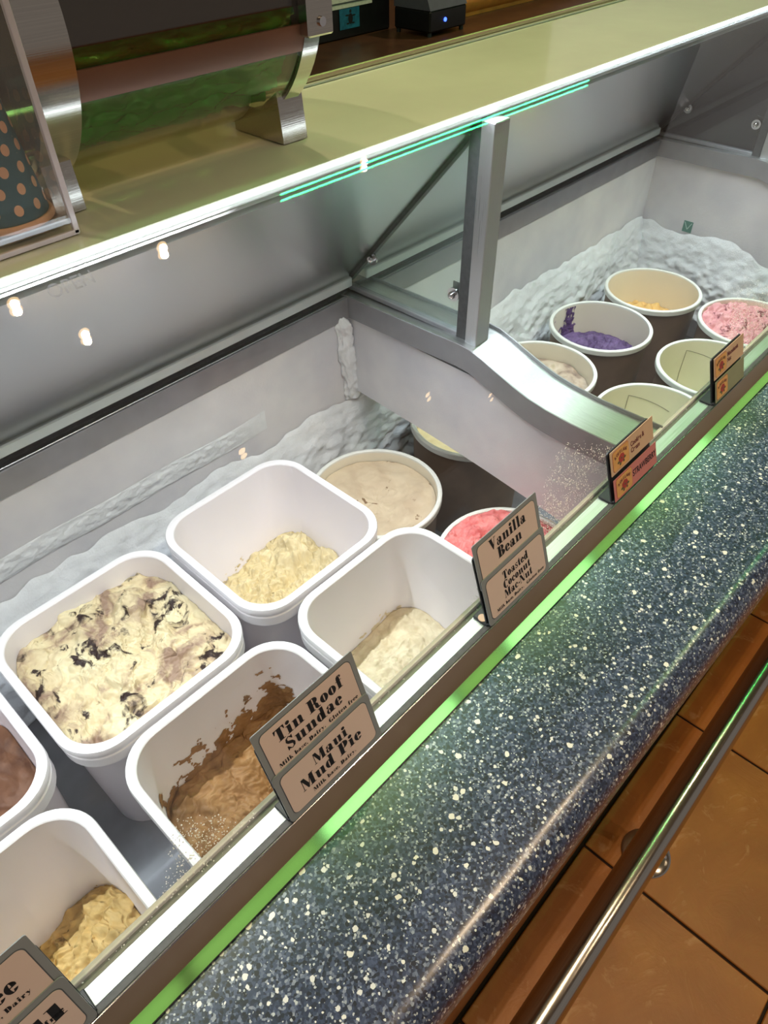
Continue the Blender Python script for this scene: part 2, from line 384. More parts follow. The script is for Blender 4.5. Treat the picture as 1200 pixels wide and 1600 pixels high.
# floor: grout bed with tiles laid in it
fl = struct('floor', MB().box(-1.9, 5.3, -3.2, 4.4, -.06, -.006), M['grout'])
TX, TY = .4365, .415
tile_me = MB().box(0, TX - .006, 0, TY - .006, -.006, .0, .0018).mesh('tile')
tile_me.materials.append(M['tile'])
for i in range(-4, 11):
    for j in range(-7, 1):
        x = .304 + .003 + i * TX; y = .113 + .003 + (j - 1) * TY
        t = bpy.data.objects.new('tile', tile_me); COL.objects.link(t); t.parent = fl; t.location = (x, y, random.uniform(-.0006, .0004))
struct('ceiling', MB().box(-1.9, 5.3, -3.2, 4.4, 2.76, 2.86), M['ceiling'])
struct('wall_back', MB().box(-1.9, 5.3, 3.3, 3.42, 0, 2.76), M['brown_wall'])

# ================================================================== the dipping cabinet
cab = thing('dipping_cabinet', 'long glass-fronted ice cream dipping cabinet with steel rims and frosted white wells', 'freezer', (.6, .55, 0))
ZR = .95; YI = .290; YBK = .887; ZB = .993; WF = .48
XL, XR = .8425, .9209
# wells
obj('well_back_wall', MB().box(XA, XB, YBK, YBK + .03, .44, .955), M['liner'], cab)
obj('well_front_wall', MB().box(XA, XB, .232, .2475, .44, .905), M['liner'], cab)
obj('well_end_wall', MB().box(2.052, 2.085, .245, YBK, .44, .962), M['liner'], cab)
obj('well_end_wall', MB().box(XA, XA + .03, .245, YBK, .44, .962), M['liner'], cab)
obj('well_floor', MB().box(XA, XB, .2475, YBK, .44, WF), M['well_floor'], cab)
obj('compressor_step', MB().box(XA + .03, .592, .245, YBK, WF, .578, .004), M['well_floor'], cab)
obj('rear_body_panel', MB().box(XA, XB, .93, .95, 0, .99), M['steel_dark'], cab)
obj('base_panel', MB().box(XA, XB + .45, .118, .226, .0, .855), M['cab_face'], cab)
obj('end_body_panel', MB().box(XB - .03, XB, .245, .93, 0, .95), M['dark_panel'], cab)
obj('end_body_panel', MB().box(XA, XA + .02, .245, .93, 0, .44), M['dark_panel'], cab)
# rear rim: vertical lip, flat top, dark channel and aluminium hinge bar
obj('rear_rim_lip', MB().box(XA, XB, YBK - .003, YBK + .003, .951, ZB, .001), M['steel_side'], cab)
obj('rear_rim_top', MB().box(XA, XB, YBK + .003, .95, ZB - .006, ZB, .001), M['steel'], cab)
obj('hinge_channel', MB().box(XA, XB, .901, .93, ZB, ZB + .012), M['seal'], cab)
obj('hinge_bar', MB().box(XA, XL + .02, .892, .925, ZB + .012, ZB + .030, .002), M['alu'], cab)
obj('hinge_bar', MB().box(XR - .02, 2.047, .892, .925, ZB + .012, ZB + .030, .002), M['alu'], cab)
# front rail and trim
obj('front_rail', MB().box(XA, XB + .45, .262, YI - .010, ZR - .004, ZR, .0008), M['steel_rail'], cab)
obj('glass_channel', MB().box(XA, XB + .45, YI - .010, YI - .003, ZR - .007, ZR - .003), M['steel_side'], cab)
obj('inner_lip', MB().box(XA, XB + .45, YI - .0035, YI + .0015, ZR - .03, ZR + .003, .0006), M['tub_rim'], cab)
obj('rail_underside', MB().box(XA, XB + .45, .2585, YI - .003, ZR - .03, ZR - .007), M['steel_side'], cab)
obj('black_gasket', MB().box(XA, XB + .45, .2548, .262, ZR - .010, ZR + .0012, .001), M['seal'], cab)
obj('trim_face', MB().prism_x([(.2585, ZR), (.2541, ZR), (.2427, .922), (.2475, .918), (.2585, .930)], XA, XB + .45), M['trim_face'], cab)
obj('trim_bead', MB().tube((XA, .2544, ZR), (XB + .45, .2544, ZR), .0009, n=8), M['chrome'], cab)
obj('trim_flange', MB().prism_x([(.2475, .922), (.2427, .922), (.2293, .922), (.2287, .9214), (.2287, .905), (.2475, .905)], XA, XB + .45), M['trim'], cab)

# dividers: steel cap with an S drop to the front rail, plastic panel below, post, triangular glass
PROF = [(.95, ZB + .001), (.70, ZB + .004), (.625, ZB + .006), (.600, ZB + .004), (.576, .990), (.545, .979), (.510, .967), (.480, .9585), (.445, .953), (.400, .9495), (.34, .949), (.288, .9495)]
def divider(x0, x1, panel, dark):
    sub = obj('divider_panel', MB(), M['liner'], None) if False else None
    low = [(y, z - .044) for y, z in PROF]
    top = MB(); n = len(PROF)
    vs = []; fs = []
    for (y, z) in PROF: vs += [(x0, y, z), (x1, y, z), (x0, y, z - .004), (x1, y, z - .004)]
    for i in range(n - 1):
        a = i * 4; b = a + 4
        fs += [(a, a + 1, b + 1, b), (a + 2, b + 2, b + 3, a + 3), (a, b, b + 2, a + 2), (a + 1, a + 3, b + 3, b + 1)]
    fs += [(0, 2, 3, 1), ((n - 1) * 4, (n - 1) * 4 + 1, (n - 1) * 4 + 3, (n - 1) * 4 + 2)]
    top.add(vs, fs); cap = obj('divider_cap', top, M['steel_cap'], cab, .6)
    for xa, xb, nm in ((x0 - .0025, x0, 'cap_side'), (x1, x1 + .0025, 'cap_side')):
        sd = MB(); vs = []; fs = []
        up = .0 if xa < x0 else .006
        for (y, z) in PROF: vs += [(xa, y, z + up), (xb, y, z + up), (xb, y, z - .042), (xa, y, z - .042)]
        for i in range(n - 1):
            a = i * 4; b = a + 4
            for k in range(4): fs.append((a + k, a + (k + 1) % 4, b + (k + 1) % 4, b + k))
        fs += [(3, 2, 1, 0), tuple((n - 1) * 4 + k for k in range(4))]
        sd.add(vs, fs); obj(nm, sd, M['steel_side'], cap, .6)
    if panel:
        P = MB(); vs = []; fs = []; xa, xb = x0 + .003, x1 - .003
        pts = [(YBK, .955, .792), (.72, .95, .782), (.60, .948, .772), (.545, .938, .766), (.48, .92, .758), (.40, .91, .748), (.29, .91, .738), (.246, .91, .735)]
        for y, zt, zb in pts: vs += [(xa, y, zt), (xb, y, zt), (xb, y, zb), (xa, y, zb)]
        for i in range(len(pts) - 1):
            a = i * 4; b = a + 4
            for k in range(4): fs.append((a + k, a + (k + 1) % 4, b + (k + 1) % 4, b + k))
        fs += [(3, 2, 1, 0), tuple((len(pts) - 1) * 4 + k for k in range(4))]
        P.add(vs, fs); obj('divider_panel', P, M['liner'], cab)
    zb = ZB + .004
    ps = obj('post', MB().box(x0 + .012, x0 + .046, .599, .6225, zb, 1.334, .0012), M['steel'], cab)
    xg = x0 + .022
    obj('post_seal', MB().box(xg - .006, xg + .012, .6225, .645, zb, 1.334, .002), M['seal'], ps)
    g = MB(); pr = [(.645, zb), (.905, zb), (.905, 1.022), (.645, 1.328)]
    g.prism_x(pr, xg, xg + .006); gl = obj('divider_glass', g, M['glass_side'] if not dark else M['glass_dark'], cab)
    sl = MB().prism_x([(.910, 1.018), (.900, 1.012), (.628, 1.322), (.642, 1.334)], xg - .004, xg + .010); obj('sloped_seal', sl, M['seal'], gl)
    obj('bottom_channel', MB().box(xg - .004, xg + .010, .645, .905, zb, zb + .008, .001), M['steel_side'], gl)
    for (by, bz) in ((.841, 1.073), (.658, 1.068)):
        b = MB().tube((xg - .003, by, bz), (xg, by, bz), .0115, n=24); w = obj('washer', b, M['chrome'], gl, .6)
        d = MB()
        d.loft([[(xg - .003 - h, by + r * math.cos(t * math.pi / 10), bz + r * math.sin(t * math.pi / 10)) for t in range(20)] for r, h in ((.0062, 0), (.0062, .004), (.0052, .007), (.0030, .0093), (.0006, .0102))], (True, True))
        obj('dome_nut', d, M['chrome'], w, 1.0)
    obj('bracket', MB().box(xg + .0065, xg + .009, .645, .667, 1.062, 1.086, .001), M['steel_dark'], gl)
    if dark:
        obj('end_dark_panel', MB().prism_x([(.60, zb), (.945, zb), (.945, 1.33), (.60, 1.33)], xg + .020, xg + .030), M['dark_panel'], cab)
divider(XL, XR, True, False)
divider(2.047, XB, False, True)

# sloped polished rear doors
def rear_door(x0, x1):
    d = obj('rear_door', MB().prism_x([(.904, 1.030), (.898, 1.024), (.634, 1.322), (.640, 1.328)], x0, x1), M['mirror'], cab)
    return d
rear_door(XA, XL + .018); rear_door(XR - .045, 2.047 + .018)

# shelf
sh = obj('shelf', MB().box(XA, XB, .620, .905, 1.338, 1.350, .002), M['shelf'], cab)
obj('shelf_glass_edge', MB().box(XA, XB, .905, .912, 1.336, 1.351, .001), M['glass_edge'], sh)
obj('shelf_back_channel', MB().box(XA, XB, .884, .897, 1.350, 1.3535, .001), M['trim_face'], sh)
obj('shelf_back_channel', MB().box(XA, XB, .868, .874, 1.350, 1.3520, .001), M['steel_side'], sh)
lc = obj('led_housing', MB().box(XA, XB, .627, .640, 1.3310, 1.338, .001), M['alu'], cab)
obj('led_strip', MB().box(XA, XB, .6112, .6165, 1.3480, 1.3512, .0006), M['led'], lc)
# front glass
gp = MB().prism_x([(YI - .010, ZR + .0), (YI - .0045, ZR + .0), (.6195, 1.3435), (.6140, 1.3475)], XA, XB + .02)
fg = obj('front_glass', gp, M['glass'], cab)

# frozen condensation beads on the lower part of the front glass: too many to count
def beads():
    rnd = random.Random(5); mb = MB(); g = Vector((0, .6140 - (YI - .010), 1.3475 - ZR)).normalized(); nn = Vector((0, -g.z, g.y)); ex_ = Vector((1, 0, 0))
    P0_ = Vector((0, YI - .010, ZR))
    oc = [(1, 0, 0), (.5, .87, 0), (-.5, .87, 0), (-1, 0, 0), (-.5, -.87, 0), (.5, -.87, 0)]
    fs = [(i, (i + 1) % 6, 6) for i in range(6)]
    n = 0
    while n < 8000:
        x = rnd.uniform(-.35, 2.0)
        hm = .002 + .003 * (noise.noise((x * 9, 2, 2)) + 1) + sum(a * math.exp(-((x - c) / w_) ** 2) for c, w_, a in ((.065, .035, .050), (.52, .05, .05), (.70, .10, .085), (1.28, .10, .11), (1.6, .2, .07)))
        h = hm * rnd.random() ** .8
        dens = (1 - h / hm) ** .5 * min(1, hm / .06) ** 1.5 * (.35 if h < .008 else 1) * (1 if noise.noise((x * 60, h * 60, 7)) > -.25 else .25)
        if rnd.random() > dens: continue
        r_ = rnd.uniform(.00028, .00075) * (1.25 if rnd.random() < .1 else 1); n += 1
        c = P0_ + g * (h + .002) + ex_ * x
        mb.add([c + ex_ * (a * r_) + g * (b * r_) for a, b, _ in oc] + [c + nn * (r_ * .8)], fs)
    return mb
tag(obj('frost_beads', beads(), M['bead'], cab, 3.1), kind='stuff')
# frost build-up
def frost_bank():
    mb = MB()
    def back(u, v):
        x = XA + .04 + u * (2.05 - XA - .045)
        top = .785 + .025 * (noise.noise((x * 2.2, 3, 0))) + .016 * noise.noise((x * 9, 1, 2)) + .008 * noise.noise((x * 31, 1, 2))
        z = .56 + v * (top - .56)
        th = (.048 + .022 * noise.noise((x * 5, z * 6, 4))) * (1 - v) ** .75 + .0015
        r_ = .010 * noise.fractal((x * 26, z * 40, 1.5), .8, 2.0, 6) * (1 - v * .8)
        return (x, YBK - max(.0008, th + r_), z)
    mb.grid(back, 560, 60)
    return mb
o = obj('frost_bank', frost_bank(), M['frost'], cab, 3.1); tag(o, kind='stuff')
def frost_end():
    mb = MB()
    def f(u, v):
        y = .25 + u * (YBK - .25)
        top = .765 + .03 * noise.noise((y * 7, 8, 0)) + .01 * noise.noise((y * 24, 8, 3)) + .04 * (y - .5)
        z = .56 + v * (top - .56)
        th = (.055 + .03 * noise.noise((y * 7, z * 7, 9))) * (1 - v) ** .8 + .0015 + .011 * noise.fractal((y * 28, z * 36, 6), .8, 2.0, 6) * (1 - v * .8)
        return (2.052 - max(.0008, th), y, z)
    return mb.grid(f, 150, 60)
o = obj('frost_bank', frost_end(), M['frost'], cab, 3.1); tag(o, kind='stuff')
def frost_corner():
    mb = MB()
    def f(u, v):
        z = .775 + v * .185; a = u * math.pi
        r_ = .013 + .006 * noise.noise((u * 2, z * 20, 5)) + .004 * noise.fractal((u * 6, z * 60, 2), 1, 2, 3)
        r_ *= min(1, (1 - v) * 8 + .3)
        return (XL + .012 - .034 + r_ * 1.3 * math.cos(a) + .020 * (1 - v), YBK - .001 - r_ * math.sin(a), z)
    return mb.grid(f, 20, 50)
o = obj('frost_ridge', frost_corner(), M['frost'], cab, 3.1); tag(o, kind='stuff')
def frost_ledge():      # soft ridge where frost has slipped on the near rear wall
    mb = MB()
    def f(u, v):
        x = -.2 + u * .82; a = v * math.pi
        zc = .845 + .012 * noise.noise((x * 5, 0, 1)) - .01 * u
        r_ = (.0022 + .0035 * noise.noise((x * 9, v * 2, 7)) + .0022 * noise.fractal((x * 60, v * 6, 2), .8, 2, 5)) * min(1, u * 8, (1 - u) * 8)
        return (x, YBK - .0008 - max(0, r_) * math.sin(a), zc - .020 * math.cos(a))
    return mb.grid(f, 400, 24)
o = obj('frost_ridge', frost_ledge(), M['frost'], cab, 3.1); tag(o, kind='stuff')
# small green sticker with a chevron on the far end wall
st = obj('sticker', MB().box(2.0508, 2.0518, .7355, .7625, .776, .806), M['sticker'], cab)
ch = MB()
for (ya, za, yb, zb_) in ((.7595, .803, .749, .784), (.749, .784, .7385, .803)):
    d = Vector((0, yb - ya, zb_ - za)).normalized(); nrm = Vector((0, -d.z, d.y)) * .0012
    A_, B_ = Vector((2.0503, ya, za)), Vector((2.0503, yb, zb_))
    ch.add([A_ + nrm, B_ + nrm, B_ - nrm, A_ - nrm], [(0, 1, 2, 3)])
obj('chevron', ch, M['sticker_line'], st)

# ================================================================== blue stone counter
q = MB()
prof = [(.2285, .9195), (.085, .9195)] 
for k in range(1, 9):
    t = k / 8 * math.pi / 2; prof.append((.085 - .032 * math.sin(t), .8875 + .032 * math.cos(t)))
prof += [(.053, .862), (.058, .856), (.2285, .856)]
q.prism_x(prof, XA, XB + .45)
q.v = [(x, y + (.0105 - .019 * x) * (1 if y < .2 else 0), z) for x, y, z in q.v]      # front edge runs slightly out of parallel
ct = obj('stone_counter', q, M['quartz'], None, .5)
tag(ct, 'dark blue speckled stone counter ledge in front of the ice cream case', 'counter')

# ================================================================== tubs
def rrect(h, r, z, n=10):
    pts = []
    for cx, cy, a0 in ((h - r, h - r, 0), (-(h - r), h - r, 90), (-(h - r), -(h - r), 180), (h - r, -(h - r), 270)):
        for k in range(n + 1):
            a = math.radians(a0 + 90 * k / n); pts.append((cx + r * math.cos(a), cy + r * math.sin(a), z))
    return pts
SQ_H, RD_H = .250, .238
def make_square_tub():
    r_ = thing('square_tub', '', 'tub'); r_['_local'] = 1
    b = MB()
    prof = [(.1225, .050, -.002), (.1215, .050, -.03), (.112, .046, -.236), (.108, .043, -.242), (.05, .03, -.243)]
    loops = [rrect(h, r, z) for h, r, z in [(.1245, .052, -.030), (.1225, .052, -.08), (.1145, .048, -.25), (.110, .044, -.25)]]
    inner = [rrect(h, r, z) for h, r, z in reversed(prof)]
    bd = MB(); bd.loft(list(reversed(loops)), (True, False)); bd.loft(inner, (True, False))
    obj('body', bd, M['tub_white'], r_, .7)
    rm = MB()
    rp = [(.1225, .050, -.002), (.1240, .052, .000), (.1275, .054, .0005), (.1335, .057, -.001), (.1345, .058, -.004), (.1345, .058, -.010), (.1315, .055, -.012), (.1315, .055, -.018),
          (.1330, .056, -.0195), (.1330, .056, -.036), (.1315, .055, -.038), (.1265, .053, -.040), (.1245, .052, -.050)]
    rm.loft([rrect(h, r, z) for h, r, z in rp]); obj('rim', rm, M['tub_rim'], r_, .5)
    return r_
SQZ = .828
sq = make_square_tub()
SQ = [((.450, .672), 'white square tub with pale vanilla chunk, between fudge-swirl tub and round beige tub', None),
      ((.1695, .661), 'white square tub nearly full of cream and dark fudge ice cream', None),
      ((.479, .396), 'white square tub with a little tan coconut ice cream, behind the vanilla bean card', None),
      ((.196, .384), 'white square tub smeared with brown coffee ice cream, behind the tin roof card', None),
      ((-.117, .388), 'white square tub with caramel ice cream at the lower left', None),
      ((-.113, .671), 'white square tub with dark chocolate ice cream at the left edge', None)]
for i, ((x, y), lab, _) in enumerate(SQ):
    t = sq if i == 0 else copy_tree(sq)
    t.location = (x, y, SQZ); t['label'] = lab; t['group'] = 'square white tubs in the near well'
def make_round_tub(mat_in, crease):
    r_ = thing('round_tub', '', 'tub'); r_['_local'] = 1
    obj('body', MB().lathe([(.1, -RD_H), (.113, -RD_H), (.1185, -.012), (.1205, -.010)], 72, ends=(True, False)), M['kraft'], r_, .6)
    obj('liner', MB().lathe([(.110, -RD_H + .006), (.1165, -.004)], 72, ends=(True, False)), mat_in, r_, .6)
    obj('rim', MB().lathe([(.1165, -.004), (.1170, -.0005), (.1195, .0008), (.1240, .0), (.1255, -.002), (.1255, -.0125), (.1243, -.014), (.1205, -.014)], 72), M['ring'], r_, .5)
    if crease:
        c = MB(); a0 = math.radians(52)
        def pt(a, z, r_=.1158): return ((r_ + z * .027) * math.cos(a), (r_ + z * .027) * math.sin(a), z)
        c.path([pt(a0, -.026), pt(a0 + .02, -.09), pt(a0, -.15)], .0005, 6)
        c.path([pt(a0 - k * .12, -.026 - .004 * k) for k in range(8)], .0005, 6)
        obj('crease', c, M['crease'], r_)
    return r_
RDZ = .72
r0 = make_round_tub(M['kraft_in'], False); r1 = make_round_tub(M['kraft_in_pale'], True)
RD = [((1.787, .696), 'round brown paperboard tub with yellow ice cream at the bottom, by the frosty far corner', 0),
      ((1.527, .700), 'round brown paperboard tub streaked with purple ice cream', 0),
      ((1.262, .697), 'round paperboard tub with brown and cream ice cream, beside the curved steel divider', 0),
      ((1.790, .432), 'round paperboard tub of pink swirl ice cream at the right edge', 0),
      ((1.531, .412), 'empty pale round tub behind the far double card holder', 1),
      ((1.268, .421), 'empty pale round tub in the corner of divider and front rail', 1),
      ((.706, .693), 'round paperboard tub full of beige flecked ice cream, beside the square vanilla tub', 0),
      ((1.002, .700), 'round tub half hidden under the white divider panel', 0),
      ((.737, .408), 'round tub heaped with bright strawberry ice cream, behind the vanilla bean card', 0)]
first = {0: r0, 1: r1}; used = set()
for (x, y), lab, k in RD:
    t = first[k] if k not in used else copy_tree(first[k]); used.add(k)
    t.location = (x, y, RDZ); t['label'] = lab; t['group'] = 'round tubs in the wells'
    t.rotation_euler.z = 0

# ------------------------------------------------------------------ ice cream (height fields that meet the tub walls)
def sq_half(z): return .1218 + (z + .03) * (.0095 / .206)        # inner half width, z relative to rim
def bound(shape, zrel, th):
    if shape == 'round': return .1162 + zrel * .027
    h = sq_half(zrel); r_ = .05; c, s_ = abs(math.cos(th)), abs(math.sin(th))
    # ray / rounded square
    R = h / max(c, s_)
    x, y = R * c, R * s_
    k = h - r_
    if x > k and y > k:
        b = k * (c + s_); R = b + math.sqrt(max(0, b * b - (2 * k * k - r_ * r_)))
    return R
def ice(label, shape, cx, cy, rimz, hfun, mat, rough=.006, fs=30, nr=40, nt=120, seed=0, crumb=0.0):
    mb = MB(); vs = []; fs_ = []
    for j in range(nr + 1):
        for i in range(nt):
            th = 2 * math.pi * i / nt
            z0 = hfun(0, 0) if j == 0 else hfun(math.cos(th) * .1 * j / nr, math.sin(th) * .1 * j / nr)
            R = (bound(shape, z0, th) - .0012) * (j / nr)
            x, y = R * math.cos(th), R * math.sin(th)
            zz = hfun(x, y)
            amp = rough * (1 if j < nr else .5)
            zz += amp * noise.fractal((x * fs + seed, y * fs, seed * 1.7), .9, 2.1, 5)
            if crumb: zz += crumb * (abs(noise.fractal((x * fs * 2.3 + 5, y * fs * 2.3, seed), .7, 2.1, 5)) - .25) * (1 if j < nr - 2 else .2)
            if j == nr:
                R = bound(shape, zz, th) - .0012; x, y = R * math.cos(th), R * math.sin(th)
            dx = amp * .6 * noise.noise((x * fs * 2, y * fs * 2, seed + 9)) if j < nr else 0
            vs.append((x + dx, y - dx, zz))
    for j in range(nr):
        for i in range(nt):
            a = j * nt + i; b = j * nt + (i + 1) % nt
            fs_.append((a, b, b + nt, a + nt))
    base = len(vs)
    for i in range(nt):
        x, y, z = vs[nr * nt + i]; th = 2 * math.pi * i / nt; R = bound(shape, z - .02, th) - .0015
        vs.append((R * math.cos(th), R * math.sin(th), z - .02))
    for i in range(nt):
        a = nr * nt + i; b = nr * nt + (i + 1) % nt; fs_.append((a, b, base + (i + 1) % nt, base + i))
    mb.add(vs, fs_)
    o = obj('ice_cream', mb, mat, None, 3.1, (cx, cy, rimz))
    return tag(o, label, 'ice cream')
def smear(parent, shape, th0, th1, z0, z1, mask, mat, n=(150, 110), thick=.003, seed=0):
    mb = MB()
    def f(u, v):
        th = th0 + (th1 - th0) * u; z = z0 + (z1 - z0) * v
        mval = max(0, mask(u, v))
        R = bound(shape, z, th) - .0008 - thick * min(1, mval * 3) * (.5 + .8 * abs(noise.noise((th * 20, z * 160, seed))))
        return (R * math.cos(th), R * math.sin(th), z)
    mb.grid(f, n[0], n[1], lambda u, v: mask(u, v) > 0)
    if not mb.f: return None
    o = obj('smear', mb, mat, parent, 3.1); return o
def streaky(th_scale, z_scale, seed, fn):
    return lambda u, v: fn(u, v) + .34 * noise.fractal((u * th_scale, v * z_scale, seed), .9, 2.0, 4)
def gauss(x, y, cx, cy, sx, sy): return math.exp(-((x - cx) / sx) ** 2 - ((y - cy) / sy) ** 2)

# fudge-swirl cream tub, nearly full
def h_tin(x, y):
    z = -.034 + .014 * gauss(x, y, .02, .01, .08, .07) - .012 * gauss(x, y, .105, -.0, .05, .2) - .008 * gauss(x, y, -.1, .02, .035, .2)
    z -= .016 * gauss(x * .8 + y * .6, y * .8 - x * .6, .035, -.02, .05, .012) 
    z += .010 * gauss(x, y, -.015, -.03, .03, .025) + .012 * gauss(x, y, .055, .06, .035, .03)
    return z
ice('cream ice cream with dark fudge swirls filling the square tub', 'sq', .1695, .661, SQZ, h_tin, M['ice_tin'], .013, 26, 120, 320, 3, crumb=.007)
# vanilla chunk
def h_van(x, y):
    z = -.200 + .22 * (x + .05) + .08 * y
    z += .045 * gauss(x, y, .075, .055, .026, .028) + .028 * gauss(x, y, .098, .00, .02, .03) - .012 * gauss(x, y, .065, .025, .05, .010)
    return max(-.236, z)
o = ice('pale yellow vanilla ice cream chunk low in the square tub', 'sq', .450, .672, SQZ, h_van, M['ice_vanilla'], .013, 38, 120, 280, 5, crumb=.014)
smear(o, 'sq', math.radians(60), math.radians(150), -.20, -.13, streaky(14, 8, 2, lambda u, v: .10 - v * .5 - abs(u - .3) * .4), M['ice_vanilla'])
# coconut
def h_coco(x, y): return -.192 + .12 * x + .18 * (y - .05)
o = ice('tan coconut ice cream low in the square tub behind the vanilla bean card', 'sq', .479, .396, SQZ, h_coco, M['ice_coconut'], .006, 40, 80, 200, 8, crumb=.006)
smear(o, 'sq', math.radians(35), math.radians(125), -.19, -.105, streaky(10, 6, 4, lambda u, v: .22 - v * .75 - abs(u - .30) * .75), M['ice_coconut'])
# coffee
def h_cof(x, y): return -.150 + .16 * y + .06 * x - .03 * gauss(x, y, .01, .03, .05, .04)
o = ice('brown coffee ice cream clinging to the square tub behind the tin roof card', 'sq', .196, .384, SQZ, h_cof, M['ice_coffee'], .011, 34, 90, 220, 11, crumb=.007)
smear(o, 'sq', math.radians(28), math.radians(140), -.145, -.03, streaky(11, 5, 6, lambda u, v: .36 - v * .60 - .36 * (u - .16) if u > .16 else .36 - v * .60 - 3.0 * (.16 - u)), M['ice_coffee'], (190, 130))
# caramel
def h_car(x, y): return -.215 + .055 * gauss(x, y, .085, .04, .05, .075) + .1 * (x)
o = ice('golden caramel ice cream in the square tub at lower left', 'sq', -.117, .388, SQZ, h_car, M['ice_tan'], .012, 42, 90, 220, 14, crumb=.012)
smear(o, 'sq', math.radians(20), math.radians(80), -.20, -.11, streaky(8, 5, 8, lambda u, v: .12 - v * .7 - abs(u - .35) * .6), M['ice_tan'])
def h_cho(x, y): return -.150 + .03 * gauss(x, y, .09, .06, .05, .05) + .1 * y
ice('dark chocolate ice cream in the square tub at the left edge', 'sq', -.113, .671, SQZ, h_cho, M['ice_choc'], .012, 26, 50, 150, 17)
# round tubs
o = ice('beige ice cream with brown flecks filling the round tub', 'round', .706, .693, RDZ, lambda x, y: -.022 - .012 * gauss(x, y, -.02, -.03, .06, .06), M['ice_mocha'], .005, 30, 40, 120, 20)
o = ice('bright pink strawberry ice cream heaped above the rim', 'round', .737, .408, RDZ, lambda x, y: -.004 + .022 * gauss(x, y, -.06, .05, .06, .06) + .010 * gauss(x, y, .03, .03, .07, .07), M['ice_pink'], .010, 40, 70, 180, 22, crumb=.010)
o = ice('yellow ice cream at the bottom of the far round tub', 'round', 1.787, .696, RDZ, lambda x, y: -.098 + .016 * gauss(x, y, .03, .05, .05, .04), M['ice_yellow'], .014, 40, 36, 110, 25)
o = ice('purple ice cream low in the round tub', 'round', 1.527, .700, RDZ, lambda x, y: -.085 + .014 * gauss(x, y, .06, .0, .04, .04) - .01 * gauss(x, y, 0, .05, .03, .03), M['ice_purple'], .008, 36, 60, 160, 28, crumb=.010)
smear(o, 'round', math.radians(55), math.radians(88), -.085, -.006, streaky(6, 5, 12, lambda u, v: .26 - 1.0 * abs(u - .5) * (.7 + v)), M['ice_purple'], (90, 100))
smear(o, 'round', math.radians(100), math.radians(150), -.08, -.008, streaky(7, 6, 15, lambda u, v: .02 - .5 * abs(u - .45)), M['ice_purple'], (90, 100))
ice('brown and cream marbled ice cream beside the divider', 'round', 1.262, .697, RDZ, lambda x, y: -.045 + .012 * gauss(x, y, .06, .01, .05, .05), M['ice_rocky'], .010, 30, 36, 110, 31)
ice('pink swirl ice cream with dark red streaks at the right edge', 'round', 1.790, .432, RDZ, lambda x, y: -.012 + .01 * gauss(x, y, 0, .0, .07, .07), M['ice_pinkswirl'], .012, 34, 70, 180, 34, crumb=.010)
ice('pale ice cream in the tub under the divider', 'round', 1.002, .700, RDZ, lambda x, y: -.05, M['ice_vanilla'], .004, 30, 20, 80, 37)

# ================================================================== flavour cards and holders
SLANT = math.atan2(.037, .110)
def card_frame(x0, ybase, zbase, off):
    """matrix: local x along the counter, local y up the slanted card, local z towards the customer"""
    ey = Vector((0, math.sin(SLANT), math.cos(SLANT))); ex = Vector((1, 0, 0)); ez = ex.cross(ey)
    mt = Matrix((ex, ey, ez)).transposed().to_4x4(); mt.translation = Vector((x0, ybase, zbase)) + ez * off
    return mt
def rr2(w, h, r, z, n=6, x0=0, y0=0):
    pts = []
    for cx, cy, a0 in ((w - r, h - r, 0), (r, h - r, 90), (r, r, 180), (w - r, r, 270)):
        for k in range(n + 1):
            a = math.radians(a0 + 90 * k / n); pts.append((x0 + cx + r * math.cos(a), y0 + cy + r * math.sin(a), z))
    return pts
def slab(mb, w, h, r, z0, z1, x0=0, y0=0): return mb.loft([rr2(w, h, r, z0, 6, x0, y0), rr2(w, h, r, z1, 6, x0, y0)], (True, True))

